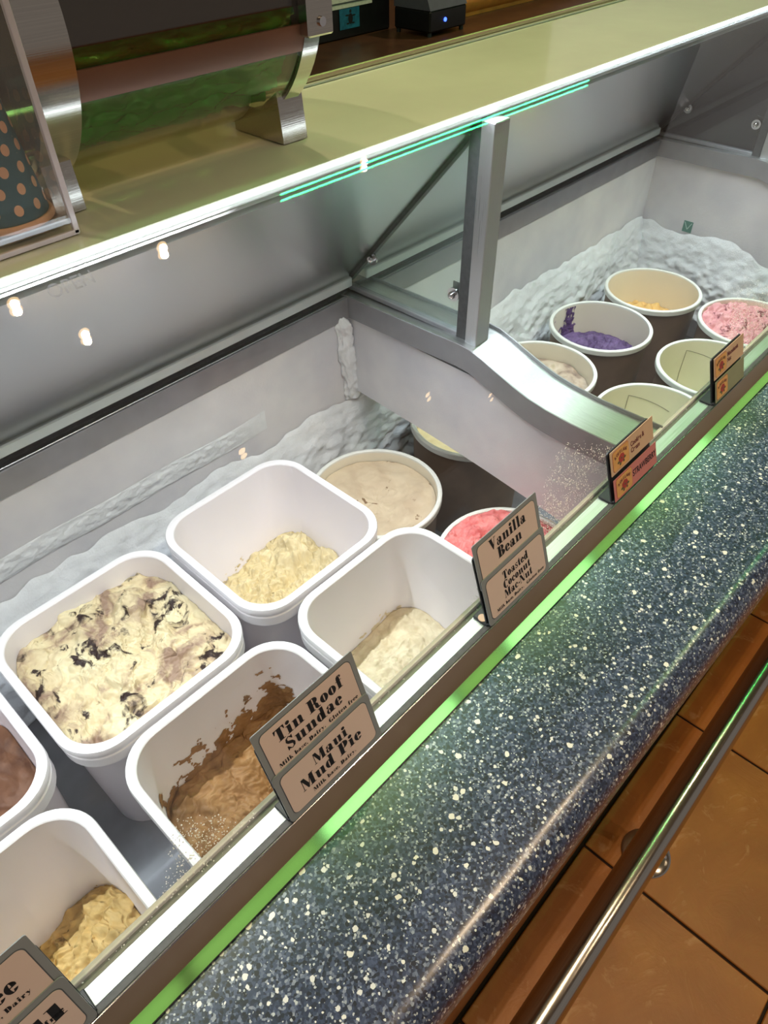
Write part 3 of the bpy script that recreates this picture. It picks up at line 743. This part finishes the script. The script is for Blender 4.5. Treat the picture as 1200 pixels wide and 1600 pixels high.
def ell(cx, cy, rx, ry, n=20): return ('p', [(cx + rx * math.cos(2 * math.pi * k / n), cy + ry * math.sin(2 * math.pi * k / n)) for k in range(n)])
def R_(x0, y0, x1, y1): return ('p', [(x0, y0), (x1, y0), (x1, y1), (x0, y1)])
def P_(*pts): return ('p', list(pts))
def ring(cx, cy, rx, ry, irx, iry, a0=0, a1=360, n=22):
    o_, i_ = [], []
    for k in range(n + 1):
        a = math.radians(a0 + (a1 - a0) * k / n)
        o_.append((cx + rx * math.cos(a), cy + ry * math.sin(a))); i_.append((cx + irx * math.cos(a), cy + iry * math.sin(a)))
    return ('r', o_, i_)
XH = .64
G = {
 'T': (.84, [R_(.26, 0, .58, 1), R_(.14, 0, .70, .05), R_(0, .93, .84, 1), P_((0, 1), (0, .68), (.05, .68), (.16, .95)), P_((.84, 1), (.84, .68), (.79, .68), (.68, .95))]),
 'i': (.46, [R_(.09, 0, .37, XH), R_(0, 0, .46, .05), R_(0, XH - .05, .37, XH), ell(.23, .85, .16, .14)]),
 'l': (.46, [R_(.09, 0, .37, 1), R_(0, 0, .46, .05), R_(0, .95, .37, 1)]),
 'n': (.86, [R_(.08, 0, .35, XH), R_(0, 0, .43, .05), R_(0, XH - .05, .35, XH), R_(.50, 0, .77, .48), R_(.44, 0, .86, .05), P_((.35, .46), (.44, .60), (.60, .66), (.74, .60), (.77, .48), (.50, .44), (.46, .58), (.40, .56))]),
 'u': (.86, [R_(.08, .16, .35, XH), R_(0, XH - .05, .35, XH), R_(.50, 0, .77, XH), R_(.43, XH - .05, .77, XH), R_(.50, 0, .86, .05), P_((.08, .16), (.13, .03), (.26, -.02), (.42, .05), (.50, .16), (.44, .14), (.38, .06), (.35, .18))]),
 'o': (.66, [ring(.33, .32, .33, .34, .05, .29)]),
 'e': (.62, [ring(.32, .32, .32, .34, .06, .29, 20, 330), R_(.20, .31, .60, .37), P_((.36, .37), (.62, .37), (.60, .48), (.50, .60), (.38, .62))]),
 'a': (.72, [R_(.34, 0, .61, .46), R_(.34, 0, .72, .05), ring(.22, .19, .22, .21, .05, .15), P_((.61, .42), (.58, .58), (.42, .66), (.2, .64), (.06, .54), (.08, .44), (.2, .42), (.24, .52), (.22, .60), (.34, .60), (.36, .46))]),
 'c': (.58, [ring(.32, .32, .32, .34, .06, .29, 50, 320), ell(.46, .47, .11, .10)]),
 'd': (.78, [R_(.40, 0, .67, 1), R_(.30, .95, .67, 1), R_(.5, 0, .78, .05), ring(.30, .32, .30, .34, .05, .29)]),
 's': (.50, [P_((.02, .0), (.06, .0), (.12, .06), (.26, -.02), (.46, .06), (.48, .22), (.36, .36), (.14, .46), (.16, .58), (.26, .61), (.42, .42), (.45, .42), (.45, .65), (.41, .65), (.36, .60), (.24, .66), (.06, .60), (.02, .44), (.12, .32), (.34, .20), (.34, .08), (.24, .04), (.06, .24), (.02, .24))]),
 'S': (.68, [P_((.02, 0), (.07, 0), (.14, .08), (.34, -.02), (.60, .08), (.66, .32), (.52, .54), (.20, .72), (.20, .88), (.34, .95), (.54, .70), (.58, .70), (.60, 1), (.55, 1), (.48, .94), (.32, 1.02), (.08, .92), (.02, .68), (.14, .50), (.46, .30), (.46, .12), (.32, .04), (.08, .34), (.02, .34))]),
 'R': (.96, [R_(.10, 0, .42, 1), R_(0, 0, .52, .05), R_(0, .95, .5, 1), ring(.48, .73, .36, .27, .04, .22, -90, 90), R_(.42, .46, .5, .52), R_(.42, .95, .5, 1), P_((.50, .50), (.66, .50), (.80, .36), (.82, .08), (.96, .06), (.94, 0), (.66, 0), (.54, .12), (.54, .4))]),
 'B': (.90, [R_(.10, 0, .42, 1), R_(0, 0, .5, .05), R_(0, .95, .5, 1), ring(.48, .75, .34, .25, .04, .2, -90, 90), ring(.48, .26, .42, .27, .04, .21, -90, 90), R_(.42, .48, .5, .53)]),
 'P': (.86, [R_(.10, 0, .42, 1), R_(0, 0, .52, .05), R_(0, .95, .5, 1), ring(.48, .70, .38, .30, .04, .25, -90, 90), R_(.42, .40, .5, .46)]),
 'M': (1.16, [R_(.10, 0, .15, 1), R_(0, 0, .25, .05), P_((.02, 1), (.36, 1), (.60, .36), (.52, .02), (.46, .02), (.10, .98)), P_((.52, .02), (.56, .02), (.86, 1), (.80, 1)), R_(.76, 0, 1.06, 1), R_(.68, 0, 1.16, .05), R_(.80, .95, 1.16, 1)]),
 'N': (.98, [R_(.10, 0, .15, 1), R_(0, 0, .25, .05), P_((.02, 1), (.36, 1), (.86, 0), (.80, 0), (.60, 0)), R_(.80, 0, .85, 1), R_(.70, .95, .98, 1), R_(0, .95, .3, 1)]),
 'V': (.92, [P_((.06, 1), (.40, 1), (.58, .30), (.48, 0), (.44, 0)), P_((.44, 0), (.50, 0), (.82, 1), (.77, 1)), R_(0, .95, .5, 1), R_(.66, .95, .92, 1)]),
 'C': (.82, [ring(.44, .50, .44, .52, .10, .46, 42, 318), R_(.74, .64, .79, 1), P_((.79, .64), (.60, .92), (.79, .95))]),
 't': (.50, [P_((.10, .12), (.16, .0), (.3, -.02), (.46, .04), (.5, .16), (.45, .16), (.38, .08), (.37, XH), (.37, .9), (.32, .9), (.10, .68)), R_(0, XH - .05, .48, XH)]),
 'f': (.56, [R_(.12, 0, .40, .82), R_(.03, 0, .49, .05), R_(.02, XH - .05, .52, XH), P_((.12, .8), (.16, .94), (.30, 1.02), (.48, 1.0), (.56, .9), (.50, .80), (.40, .82), (.42, .94), (.36, .96), (.40, .78))]),
 'k': (.80, [R_(.08, 0, .35, 1), R_(0, 0, .43, .05), R_(0, .95, .35, 1), P_((.35, .30), (.62, .64), (.54, .64), (.35, .40)), P_((.36, .36), (.58, .40), (.80, 0), (.50, 0))]),
 'b': (.74, [R_(.08, 0, .35, 1), R_(0, .95, .35, 1), ring(.44, .32, .30, .34, .05, .29)]),
 'D': (.94, [R_(.10, 0, .42, 1), R_(0, 0, .5, .05), R_(0, .95, .5, 1), ring(.46, .50, .46, .50, .05, .45, -90, 90)]),
 'r': (.58, [R_(.08, 0, .35, XH), R_(0, 0, .43, .05), R_(0, XH - .05, .35, XH), ell(.46, .52, .12, .12)]),
 'y': (.74, [P_((.04, .64), (.36, .64), (.52, .2), (.40, 0)), P_((.36, 0), (.42, 0), (.70, .64), (.64, .64)), P_((.40, .06), (.30, -.22), (.10, -.28), (.06, -.16), (.2, -.14))]),
 'G': (.90, [ring(.44, .50, .44, .52, .10, .46, 42, 330), R_(.60, 0, .86, .42), R_(.5, .38, .9, .43)]),
 '.': (.26, [ell(.13, .10, .12, .11)]), ',': (.26, [ell(.13, .10, .12, .11), P_((.22, .08), (.2, -.12), (.06, -.2), (.12, -.02))]),
 '-': (.34, [R_(.02, .24, .32, .38)]), ' ': (.36, [])}
def fat_text(mb, text, cx, y, size, z, xs=1.0, slant=0.0):
    w = sum(G[c][0] + .06 for c in text) - .06
    x = cx - w * size * xs / 2
    for c in text:
        adv, prims = G[c]
        tr = lambda p: (x + (p[0] * xs + p[1] * slant) * size, y + p[1] * size, z)
        for pr in prims:
            if pr[0] == 'p':
                mb.add([tr(p) for p in pr[1]], [tuple(range(len(pr[1])))])
            else:
                n = len(pr[1]); mb.add([tr(p) for p in pr[1]] + [tr(p) for p in pr[2]], [(i, i + 1, n + i + 1, n + i) for i in range(n - 1)])
        x += (adv + .06) * size * xs
    return mb
def font_mesh(name, text, size, bold=.0, xs=1.0, spacing=1.0):
    cu = bpy.data.curves.new(name, 'FONT'); cu.body = text; cu.size = size; cu.offset = bold; cu.space_character = spacing
    to = bpy.data.objects.new(name, cu); COL.objects.link(to)
    dg = bpy.context.evaluated_depsgraph_get(); me = bpy.data.meshes.new_from_object(to.evaluated_get(dg))
    bpy.data.objects.remove(to); me.name = name
    for v in me.vertices: v.co.x *= xs
    return me
def put(o, parent): o.parent = parent; return o
HOLD_G = 'black flavour card holders along the rail'
def holder(x0, w, h, label, seal=False):
    t = thing('card_holder', label, 'card holder', (x0 + w / 2, .27, ZR), HOLD_G)
    mt = card_frame(x0, .2575, ZR + .0005, -.0012)
    b = MB(); slab(b, w, h, .004, -.0018, .0); me = b.mesh('back_plate'); me.transform(mt); obj('back_plate', me, M['black_plastic'], t)
    base = MB().box(x0 - .001, x0 + w + .001, .2585, .2795, ZR + .0003, ZR + .0035, .0008); obj('base', base, M['black_plastic'], t)
    l = MB(); slab(l, w, .005, .001, .0, .0036, 0, 0); me = l.mesh('front_lip'); me.transform(mt); obj('front_lip', me, M['black_plastic'], t)
    if seal: obj('round_sticker', MB().lathe([(.0055, 0), (.0055, .0008), (.0005, .0009)], 24, (x0 + .004, .269, ZR + .0035), (True, True)), M['card_kraft'], t)
    return t
def print_card(x0, w, h, up, off, label, lines, small, group):
    mt = card_frame(x0, .2575, ZR + .0015, off)
    e = MB(); slab(e, w, h, .0045 if up < .02 else .002, 0, .0010, 0, up)
    me = e.mesh('flavour_card'); me.transform(mt); o = obj('flavour_card', me, M['card_edge']); tag(o, label, 'sign card', group)
    b = .0062
    p = MB(); slab(p, w - 2 * b + .0016, h - 2 * b + .0016, .0065, .0010, .00125, b - .0008, up + b - .0008); me = p.mesh('border_line'); me.transform(mt); put(obj('border_line', me, M['card_line']), o)
    p = MB(); slab(p, w - 2 * b, h - 2 * b, .006, .0010, .00145, b, up + b); me = p.mesh('print_field'); me.transform(mt); pf = put(obj('print_field', me, M['card']), o)
    tx = MB()
    for (txt, cx, y, size, xs) in lines: fat_text(tx, txt, w * cx, up + y, size, .00165, xs, .0)
    me = tx.mesh('lettering'); me.transform(mt); put(obj('lettering', me, M['ink']), pf)
    for (txt, xx, y, size) in small:
        sm_ = MB(); fat_text(sm_, txt, xx, up + y, size, .00165, 1.05); me = sm_.mesh('small_lettering'); me.transform(mt); put(obj('small_lettering', me, M['ink']), pf)
    return o
CG = 'printed flavour cards in the holders'
# tin roof / mud pie
holder(.138, .122, .100, 'black card holder behind the tin roof and mud pie cards')
print_card(.138, .122, .068, .048, .0006, 'tan card reading Tin Roof Sundae', [('Tin Roof', .5, .0415, .0145, .98), ('Sundae', .5, .0255, .0145, .98)], [('Milk base, Dairy.', .041, .0160, .0048), ('Gluten free', .093, .0160, .0048)], CG)
print_card(.138, .122, .062, .000, .0024, 'tan card reading Maui Mud Pie', [('Maui', .53, .0375, .0130, .98), ('Mud Pie', .5, .0210, .0145, .98)], [('Milk base, Dairy.', .060, .0115, .0048)], CG)
# vanilla bean / toasted coconut
holder(.443, .121, .098, 'black card holder behind the vanilla bean and coconut cards', True)
print_card(.443, .120, .062, .052, .0006, 'tan card reading Vanilla Bean', [('Vanilla', .5, .0380, .0150, .92), ('Bean', .5, .0215, .0145, .95)], [], CG)
print_card(.443, .121, .066, .000, .0024, 'tan card reading Toasted Coconut Mac-Nut', [('Toasted', .5, .0440, .0112, .88), ('Coconut', .5, .0315, .0112, .88), ('Mac-Nut', .5, .0190, .0112, .88)], [('Milk base, Dairy.', .042, .0105, .0045), ('Gluten free', .092, .0105, .0045)], CG)
# first holder, cut by the frame
holder(-.186, .122, .100, 'black card holder at the lower left corner, its cards cut by the frame')
print_card(-.186, .122, .068, .048, .0006, 'upper tan card at the lower left corner of the picture, ending in a large e', [('Coffee', .58, .0330, .0165, .86)], [('Milk base, Dairy', .075, .0220, .0050)], CG)
print_card(-.186, .122, .062, .000, .0024, 'lower tan card at the lower left corner of the picture', [('ll', .80, .0300, .0160, 1.6)], [('free', .102, .0330, .0055)], CG)

def logo_card(x0, w, h, up, off, mat, label, texts, group, inset):
    mt = card_frame(x0, .2575, ZR + .0015, off)
    e = MB(); slab(e, w, h, .0006, 0, .0006, 0, up); me = e.mesh('flavour_card'); me.transform(mt)
    o = obj('flavour_card', me, mat); tag(o, label, 'sign card', group)
    bx, by, bw, bh = inset
    p = MB(); slab(p, bw, bh, .004, .0006, .0008, bx, up + by); me = p.mesh('badge_outline'); me.transform(mt); put(obj('badge_outline', me, M['badge_red']), o)
    p = MB(); slab(p, bw - .0012, bh - .0012, .0036, .0008, .0010, bx + .0006, up + by + .0006); me = p.mesh('badge_field'); me.transform(mt); bf = put(obj('badge_field', me, M['badge']), o)
    fx, fy = bx + bw * .52, up + by + bh * .44
    fl_ = MB()
    for k in range(7):
        a = k * 2 * math.pi / 7; pr = ell(fx + .0042 * math.cos(a), fy + .0036 * math.sin(a), .0040, .0034, 14)
        fl_.add([(x, y, .0011 + k * .00002) for x, y in pr[1]], [tuple(range(14))])
    me = fl_.mesh('flower_print'); me.transform(mt); put(obj('flower_print', me, M['badge_red']), bf)
    lf = MB()
    for (dx, dy, rx, ry) in ((-.008, -.0035, .003, .0018), (.008, -.002, .003, .0018), (-.004, -.007, .002, .0024), (.0, .0, .0016, .0016), (.005, -.0065, .002, .002)):
        pr = ell(fx + dx, fy + dy, rx, ry, 12); lf.add([(x, y, .00128) for x, y in pr[1]], [tuple(range(12))])
    me = lf.mesh('leaf_print'); me.transform(mt); put(obj('leaf_print', me, M['badge_leaf']), bf)
    word = 'ROSELANI'; wm = MB()
    for k, c in enumerate(word):
        t = (k - 3.5) / 3.5; lm = font_mesh('l', c, .0066, .0002, .85)
        a = -t * .42; px = fx + t * bw * .36; py = up + by + bh * (.80 - .13 * t * t)
        lm.transform(Matrix.Translation((px, py, .00135)) @ Matrix.Rotation(a, 4, 'Z') @ Matrix.Translation((-.002, -.0022, 0)))
        wm.add([v.co[:] for v in lm.vertices], [tuple(f.vertices) for f in lm.polygons]); bpy.data.meshes.remove(lm)
    me = wm.mesh('badge_lettering'); me.transform(mt); put(obj('badge_lettering', me, M['badge_maroon']), bf)
    for (txt, xx, y, size, bold, xs, mm) in texts:
        me = font_mesh('lettering', txt, size, bold, xs); me.transform(Matrix.Translation((xx, up + y, .0009))); me.transform(mt); put(obj('lettering', me, mm), o)
    return o
LG = 'badge cards in the holders'
holder(.722, .110, .078, 'black card holder behind the cookies and strawberry cards')
logo_card(.7245, .114, .036, .041, .0008, M['card_kraft'], 'kraft card reading Cookies and Cream', [('Cookies &', .052, .019, .0100, .0003, .86, M['badge_maroon']), ('Cream', .052, .0095, .0100, .0003, .86, M['badge_maroon'])], LG, (.005, .003, .042, .030))
logo_card(.7245, .116, .034, .0015, .0026, M['card_pink'], 'pink card reading Strawberry', [('STRAWBERRY', .049, .0135, .0140, .0002, .74, M['ink'])], LG, (.005, .002, .042, .030))
holder(1.030, .108, .078, 'black card holder nearest the right edge of the picture')
logo_card(1.034, .108, .036, .040, .0008, M['card_kraft'], 'kraft card with brown lettering in the holder nearest the right edge', [('Macadamia', .047, .021, .0105, .0003, .86, M['badge_maroon']), ('Nut', .047, .0115, .0100, .0003, .86, M['badge_maroon'])], LG, (.004, .003, .040, .030))
logo_card(1.034, .106, .036, .0015, .0026, M['card_green'], 'olive green card in the holder nearest the right edge', [], LG, (.004, .003, .040, .030))
# faint OPEN lettering on the front glass
gdir = Vector((0, .6140 - (YI - .010), 1.3475 - ZR)).normalized()
def on_glass(px, py):
    d = fwv * F_PX + r2 * (px - 600) - up2 * (py - 800)
    n_ = Vector((0, -gdir.z, gdir.y)); P0 = Vector((0, YI - .010, ZR)); t = (P0 - CAM).dot(n_) / d.dot(n_); return CAM + d * t, n_
Pg, ng = on_glass(80, 468)
me = font_mesh('open_lettering', 'OPEN', .017, .0001, 1.0)
ex = Vector((1, 0, 0)); mt = Matrix((ex, gdir, ex.cross(gdir))).transposed().to_4x4(); mt.translation = Pg + ng * .0006
me.transform(mt); op = obj('open_lettering', me, M['etch']); op.parent = fg

# ================================================================== things on the shelf
SZ = 1.351
cyl = thing('cylinder_display', 'clear rolled acrylic display cylinder with steel hoops and brown band on the shelf', 'display case', (.45, .79, SZ))
cy, cz, cr = .795, 1.502, .137
def hoop(x0, x1, r_out, r_in):
    n = 72; mb = MB(); loops = []
    for (x, r_) in ((x0, r_in), (x0, r_out), (x1, r_out), (x1, r_in), (x0, r_in)):
        loops.append([(x, cy + r_ * math.cos(2 * math.pi * i / n), cz + r_ * math.sin(2 * math.pi * i / n)) for i in range(n)])
    return mb.loft(loops)
obj('hoop', hoop(.585, .607, cr + .003, cr - .004), M['polish'], cyl, .6)
obj('hoop', hoop(.285, .325, cr + .003, cr - .004), M['polish'], cyl, .6)
obj('acrylic_wall', hoop(.325, .585, cr, cr - .003), M['smoke'], cyl, .6)
bb = MB(); 
def arc_sheet(x0, x1, r_, a0, a1, th, n=24):
    mb = MB(); L = []
    for (x, rr) in ((x0, r_), (x0, r_ + th), (x1, r_ + th), (x1, r_)):
        L.append([(x, cy + rr * math.cos(math.radians(a0 + (a1 - a0) * k / n)), cz + rr * math.sin(math.radians(a0 + (a1 - a0) * k / n))) for k in range(n + 1)])
    vs = [p for l in L for p in l]; m1 = n + 1; fs = []
    for q_ in range(4):
        for k in range(n):
            a = q_ * m1 + k; b = ((q_ + 1) % 4) * m1 + k; fs.append((a, a + 1, b + 1, b))
    fs += [(0, m1, 2 * m1, 3 * m1), (n, 3 * m1 + n, 2 * m1 + n, m1 + n)]
    return mb.add(vs, fs)
obj('brown_band', arc_sheet(.325, .585, cr, 192, 203, .002), M['brown_band'], cyl, .6)
obj('brown_reflection_arc', arc_sheet(.326, .584, cr - .010, 80, 186.5, .002, 40), M['brown_reflection'], cyl, .6)  # opaque arc added in place of a brown reflection on the cylinder top
gf = MB()
def foil(u, v):
    a = math.radians(184 + u * 61); r_ = cr - .014 + .008 * noise.fractal((u * 9, v * 7, 3), 1, 2, 4)
    return (.33 + v * .25, cy + r_ * math.cos(a), cz + r_ * math.sin(a))
gf.grid(foil, 60, 50); obj('green_liner', gf, M['green_foil'], cyl, 3.1)
obj('end_disc', MB().tube((.600, cy, cz), (.604, cy, cz), cr - .004, n=64), M['smoke'], cyl, .6)
for x0, x1 in ((.575, .612), (.288, .318)):
    f = MB().prism_x([(.700, SZ), (.790, SZ), (.790, cz - cr + .004), (.735, cz - cr + .020), (.705, cz - cr + .040)], x0, x1)
    obj('foot', f, M['polish'], cyl)
    f = MB().prism_x([(.835, SZ), (.890, SZ), (.885, cz - cr + .040), (.855, cz - cr + .020), (.835, cz - cr + .010)], x0, x1)
    obj('foot', f, M['polish'], cyl)
hb = MB().box(.578, .614, cy - cr - .012, cy - cr + .004, 1.462, 1.500, .002); hg = obj('hinge', hb, M['polish'], cyl)
obj('hinge_screw', MB().tube((.596, cy - cr - .012, 1.475), (.596, cy - cr - .0145, 1.475), .0045, n=16), M['chrome'], hg, .6)

ab = thing('acrylic_cup_box', 'clear acrylic cup holder box with a bright corner edge on the shelf', 'cup holder', (.15, .72, SZ))
bx1, by0 = .283, .652
obj('base_sheet', MB().box(-.10, bx1, by0, .80, SZ, SZ + .010, .001), M['acrylic'], ab)
obj('front_sheet', MB().box(-.10, bx1, by0, by0 + .004, SZ + .010, 1.62, .0005), M['acrylic'], ab)
obj('side_sheet', MB().box(bx1 - .004, bx1, by0 + .004, .70, SZ + .010, 1.62, .0005), M['acrylic'], ab)
obj('corner_edge', MB().box(bx1 - .0045, bx1 + .0008, by0 - .0008, by0 + .0045, SZ + .001, 1.62, .0005), M['acrylic_edge'], ab)
obj('bottom_edge', MB().box(-.10, bx1, by0 - .0008, by0 + .003, SZ, SZ + .0045, .0005), M['acrylic_edge'], ab)
cup = thing('paper_cup', 'upturned teal paper cup with peach polka dots in the acrylic box', 'paper cup', (.243, .708, SZ + .0105))
cup['_local'] = 1
obj('cup_wall', MB().lathe([(.0405, .004), (.029, .100), (.0285, .1005), (.0, .1005)], 48), M['teal'], cup, .6)
obj('cup_rim', MB().lathe([(.0400, .006), (.0425, .0065), (.0440, .004), (.0440, .001), (.0425, .0), (.0395, .0), (.0395, .006)], 48), M['cup_rim'], cup, .6)
dm = MB()
for row in range(6):
    z = .017 + row * .0155; r_ = .0405 - (z - .004) * (.0115 / .096) + .0003
    for k in range(12):
        a = 2 * math.pi * (k + .5 * (row % 2)) / 12; pts = []
        for q_ in range(14):
            t = 2 * math.pi * q_ / 14; da = .0042 * math.cos(t) / r_; dz = .0047 * math.sin(t)
            rr = r_ - dz * .12; pts.append((rr * math.cos(a + da), rr * math.sin(a + da), z + dz))
        dm.add(pts, [tuple(range(14))])
obj('polka_dots', dm, M['dot'], cup)

# ================================================================== back counter and what stands on it
bc = thing('back_counter', 'dark wooden service counter behind the ice cream case', 'counter', (2.3, 2.6, 0))
obj('counter_top', MB().box(-1.2, 4.9, 2.05, 3.29, .91, .95, .004), M['dark_wood'], bc)
obj('counter_front', MB().box(-1.2, 4.9, 2.10, 3.29, .0, .91), M['brown_wall'], bc)
bxo = thing('black_box', 'black box with a paper notice and a blue picture on the back counter', 'box', (2.45, 2.75, .95))
obj('box_body', MB().box(2.02, 2.84, 2.62, 2.98, .95, 1.42, .006), M['black_box'], bxo)
pp = obj('paper_notice', MB().box(2.455, 2.722, 2.6180, 2.6195, 1.060, 1.30), M['paper'], bxo)
pl = MB()
for k in range(8): pl.box(2.47, 2.70 - (k % 3) * .03, 2.6172, 2.6178, 1.075 + k * .026, 1.081 + k * .026)
obj('notice_lines', pl, M['card_line'], pp)
bp = obj('blue_picture', MB().box(2.520, 2.640, 2.6165, 2.6172, .985, 1.058), M['blue_print'], bxo)
tm = MB(); 
for (dx, dz, rx, rz) in ((0, 0, .014, .024), (-.02, .015, .012, .004), (.02, .012, .012, .004), (-.016, -.018, .009, .004), (.016, -.018, .009, .004), (0, .03, .006, .008)):
    pr = ell(2.585 + dx, 1.020 + dz * .9, rx, rz * .8, 14); tm.add([(x, 2.6160, z) for x, z in pr[1]], [tuple(range(14))])
obj('turtle_mark', tm, M['ink'], bp)
tmn = thing('card_terminal', 'grey and black desktop terminal with a small blue light on the back counter', 'terminal', (2.92, 2.44, .95))
obj('lower_body', MB().box(2.80, 3.05, 2.35, 2.56, .965, 1.045, .006), M['black_box'], tmn)
up_ = MB().prism_x([(2.35, 1.045), (2.56, 1.045), (2.56, 1.24), (2.46, 1.24), (2.375, 1.10)], 2.80, 3.05); obj('upper_body', up_, M['device'], tmn)
obj('display', MB().prism_x([(2.377, 1.112), (2.458, 1.232), (2.455, 1.236), (2.374, 1.116)], 2.89, 3.03), M['black_box'], tmn)
for fx_ in (2.815, 3.035):
    for fy_ in (2.365, 2.545): obj('foot', MB().tube((fx_, fy_, .95), (fx_, fy_, .966), .010, n=12), M['black_plastic'], tmn)
obj('status_light', MB().tube((2.90, 2.351, 1.005), (2.90, 2.346, 1.005), .008, n=14), M['blue_led'], tmn)
wr = thing('wooden_rail', 'orange lit rounded wooden rail at the end of the back counter', 'rail', (3.8, 2.5, .95))
obj('rail_bar', MB().tube((3.10, 2.56, 1.010), (4.85, 2.56, 1.010), .060, n=28), M['orange_wood'], wr, .8)
obj('rail_base', MB().box(3.10, 4.85, 2.52, 2.60, .95, .965), M['orange_wood'], wr)

# ================================================================== steel bar rail in front of the counter
hr = thing('steel_pipe_rail', 'polished steel pipe rail on floor flange in front of the counter', 'rail', (.815, .003, 0))
pz, pr_ = .50, .0245
obj('pipe', MB().tube((-.9, .003, pz), (3.2, .003, pz), pr_, n=40), M['polish'], hr, .6)
for px_ in (-.55, .815, 2.18):
    p_ = obj('post', MB().tube((px_, .003, .006), (px_, .003, pz), .019, n=28), M['polish'], hr, .6)
    fgz = obj('flange', MB().lathe([(.052, 0), (.052, .004), (.048, .007), (.026, .009), (.022, .016), (.019, .016)], 40, (px_, .003, .0), (True, False)), M['polish'], hr, .6)
    for k in range(4):
        a = math.radians(28 + 90 * k)
        obj('screw', MB().lathe([(.0055, .006), (.0055, .0085), (.003, .0105), (.0002, .011)], 14, (px_ + .037 * math.cos(a), .003 + .037 * math.sin(a), 0), (True, True)), M['chrome'], fgz, .8)

# ================================================================== overhead: soffit with green neon, downlights
sf = thing('soffit', 'overhead soffit box above the counter carrying green tube lights', 'soffit', (1.6, .32, 2.62))
obj('soffit_box', MB().box(-1.5, 5.2, -.22, .74, 2.63, 2.76, .005), M['ceiling'], sf)
NG = 'green tube lights on the soffit'
for i, (xa, xb, y, r_) in enumerate([(1.58, 3.63, -.262, .0034)]):
    t = thing('green_tube_light', 'long thin green tube light on the customer side of the soffit', 'light', ((xa + xb) / 2, y, 2.6), NG)
    obj('tube', MB().tube((xa, y, 2.60), (xb, y, 2.60), r_, n=12), M['green_neon'], t, .8)
    for x_ in (xa, xb): obj('end_cap', MB().tube((x_ - .02, y, 2.60), (x_ + .02, y, 2.60), r_ * 1.25, n=12), M['steel'], t, .8)
    for x_ in (xa + .3, xb - .3): obj('bracket', MB().tube((x_, y, 2.604), (x_, -.215, 2.66), .003, n=8), M['steel'], t)
words = ['first', 'second', 'third', 'fourth', 'fifth', 'sixth', 'seventh', 'eighth']
for i, (xa, xb) in enumerate([(-1.35, -.02), (.01, .50), (.53, 1.20), (1.23, 1.50), (1.53, 2.15), (2.18, 2.55), (2.58, 3.30), (3.33, 4.60)]):
    t = thing('green_tube_light', 'thick green tube light behind the soffit, %s from the near end' % words[i], 'light', ((xa + xb) / 2, .800, 2.6), NG)
    obj('tube', MB().tube((xa, .800, 2.60), (xb, .800, 2.60), .034, n=18), M['green_bright'] if i in (2, 4, 6) else M['green_wide'], t, .8)
    for x_ in (xa, xb): obj('end_cap', MB().tube((x_ - .005, .800, 2.60), (x_ + .005, .800, 2.60), .035, n=18), M['steel'], t, .8)
    obj('bracket', MB().tube(((xa + xb) / 2, .800, 2.605), ((xa + xb) / 2, .735, 2.66), .004, n=8), M['steel'], t)
DL = [(1.21, -.40), (.68, -.40), (.87, -.60), (2.19, -.36), (3.03, -2.1), (3.9, -2.6), (-.35, -.45), (.0, -1.7), (1.5, -1.6), (.5, 1.55), (2.0, 1.6), (3.5, 2.3), (.05, 1.15), (1.0, 1.15), (2.0, 1.15)]  # the last row, behind the shelf, is added to brighten the shelf top
dn = ['above the vanilla bean card', 'above the tin roof card', 'set back from the counter edge', 'above the far well', 'in the far dining side', 'farthest into the dining side', 'above the near end of the counter', 'behind the viewer', 'over the dining side middle', 'over the service aisle near end', 'over the service aisle middle', 'over the wooden rail', 'added to light the shelf, behind the cup box', 'added to light the shelf, behind the steel post', 'added to light the shelf, behind the far well']
for (x, y), w_ in zip(DL, dn):
    zc = 2.63 if -.2 < y < .7 else 2.76
    t = thing('ceiling_downlight', 'round warm recessed downlight ' + w_, 'light', (x, y, zc), 'warm ceiling downlights')
    obj('trim_ring', MB().lathe([(.021, -.002), (.040, -.004), (.044, 0), (.021, 0)], 32, (x, y, zc)), M['steel'], t, .6)
    obj('lamp_disc', MB().lathe([(.021, -.0015), (.0, -.0015)], 32, (x, y, zc)), M['warm_lamp'], t)
    l = bpy.data.lights.new('downlight', 'SPOT'); l.energy = DOWN_W * (3.0 if x == 3.5 else 1.0); l.color = (1.0, .76, .50); l.spot_size = math.radians(110); l.spot_blend = .8; l.shadow_soft_size = .013
    lo = bpy.data.objects.new('downlight_beam', l); COL.objects.link(lo); lo.location = (x, y, zc - .01)
for o_ in bpy.data.objects:
    if '_local' in o_: del o_['_local']
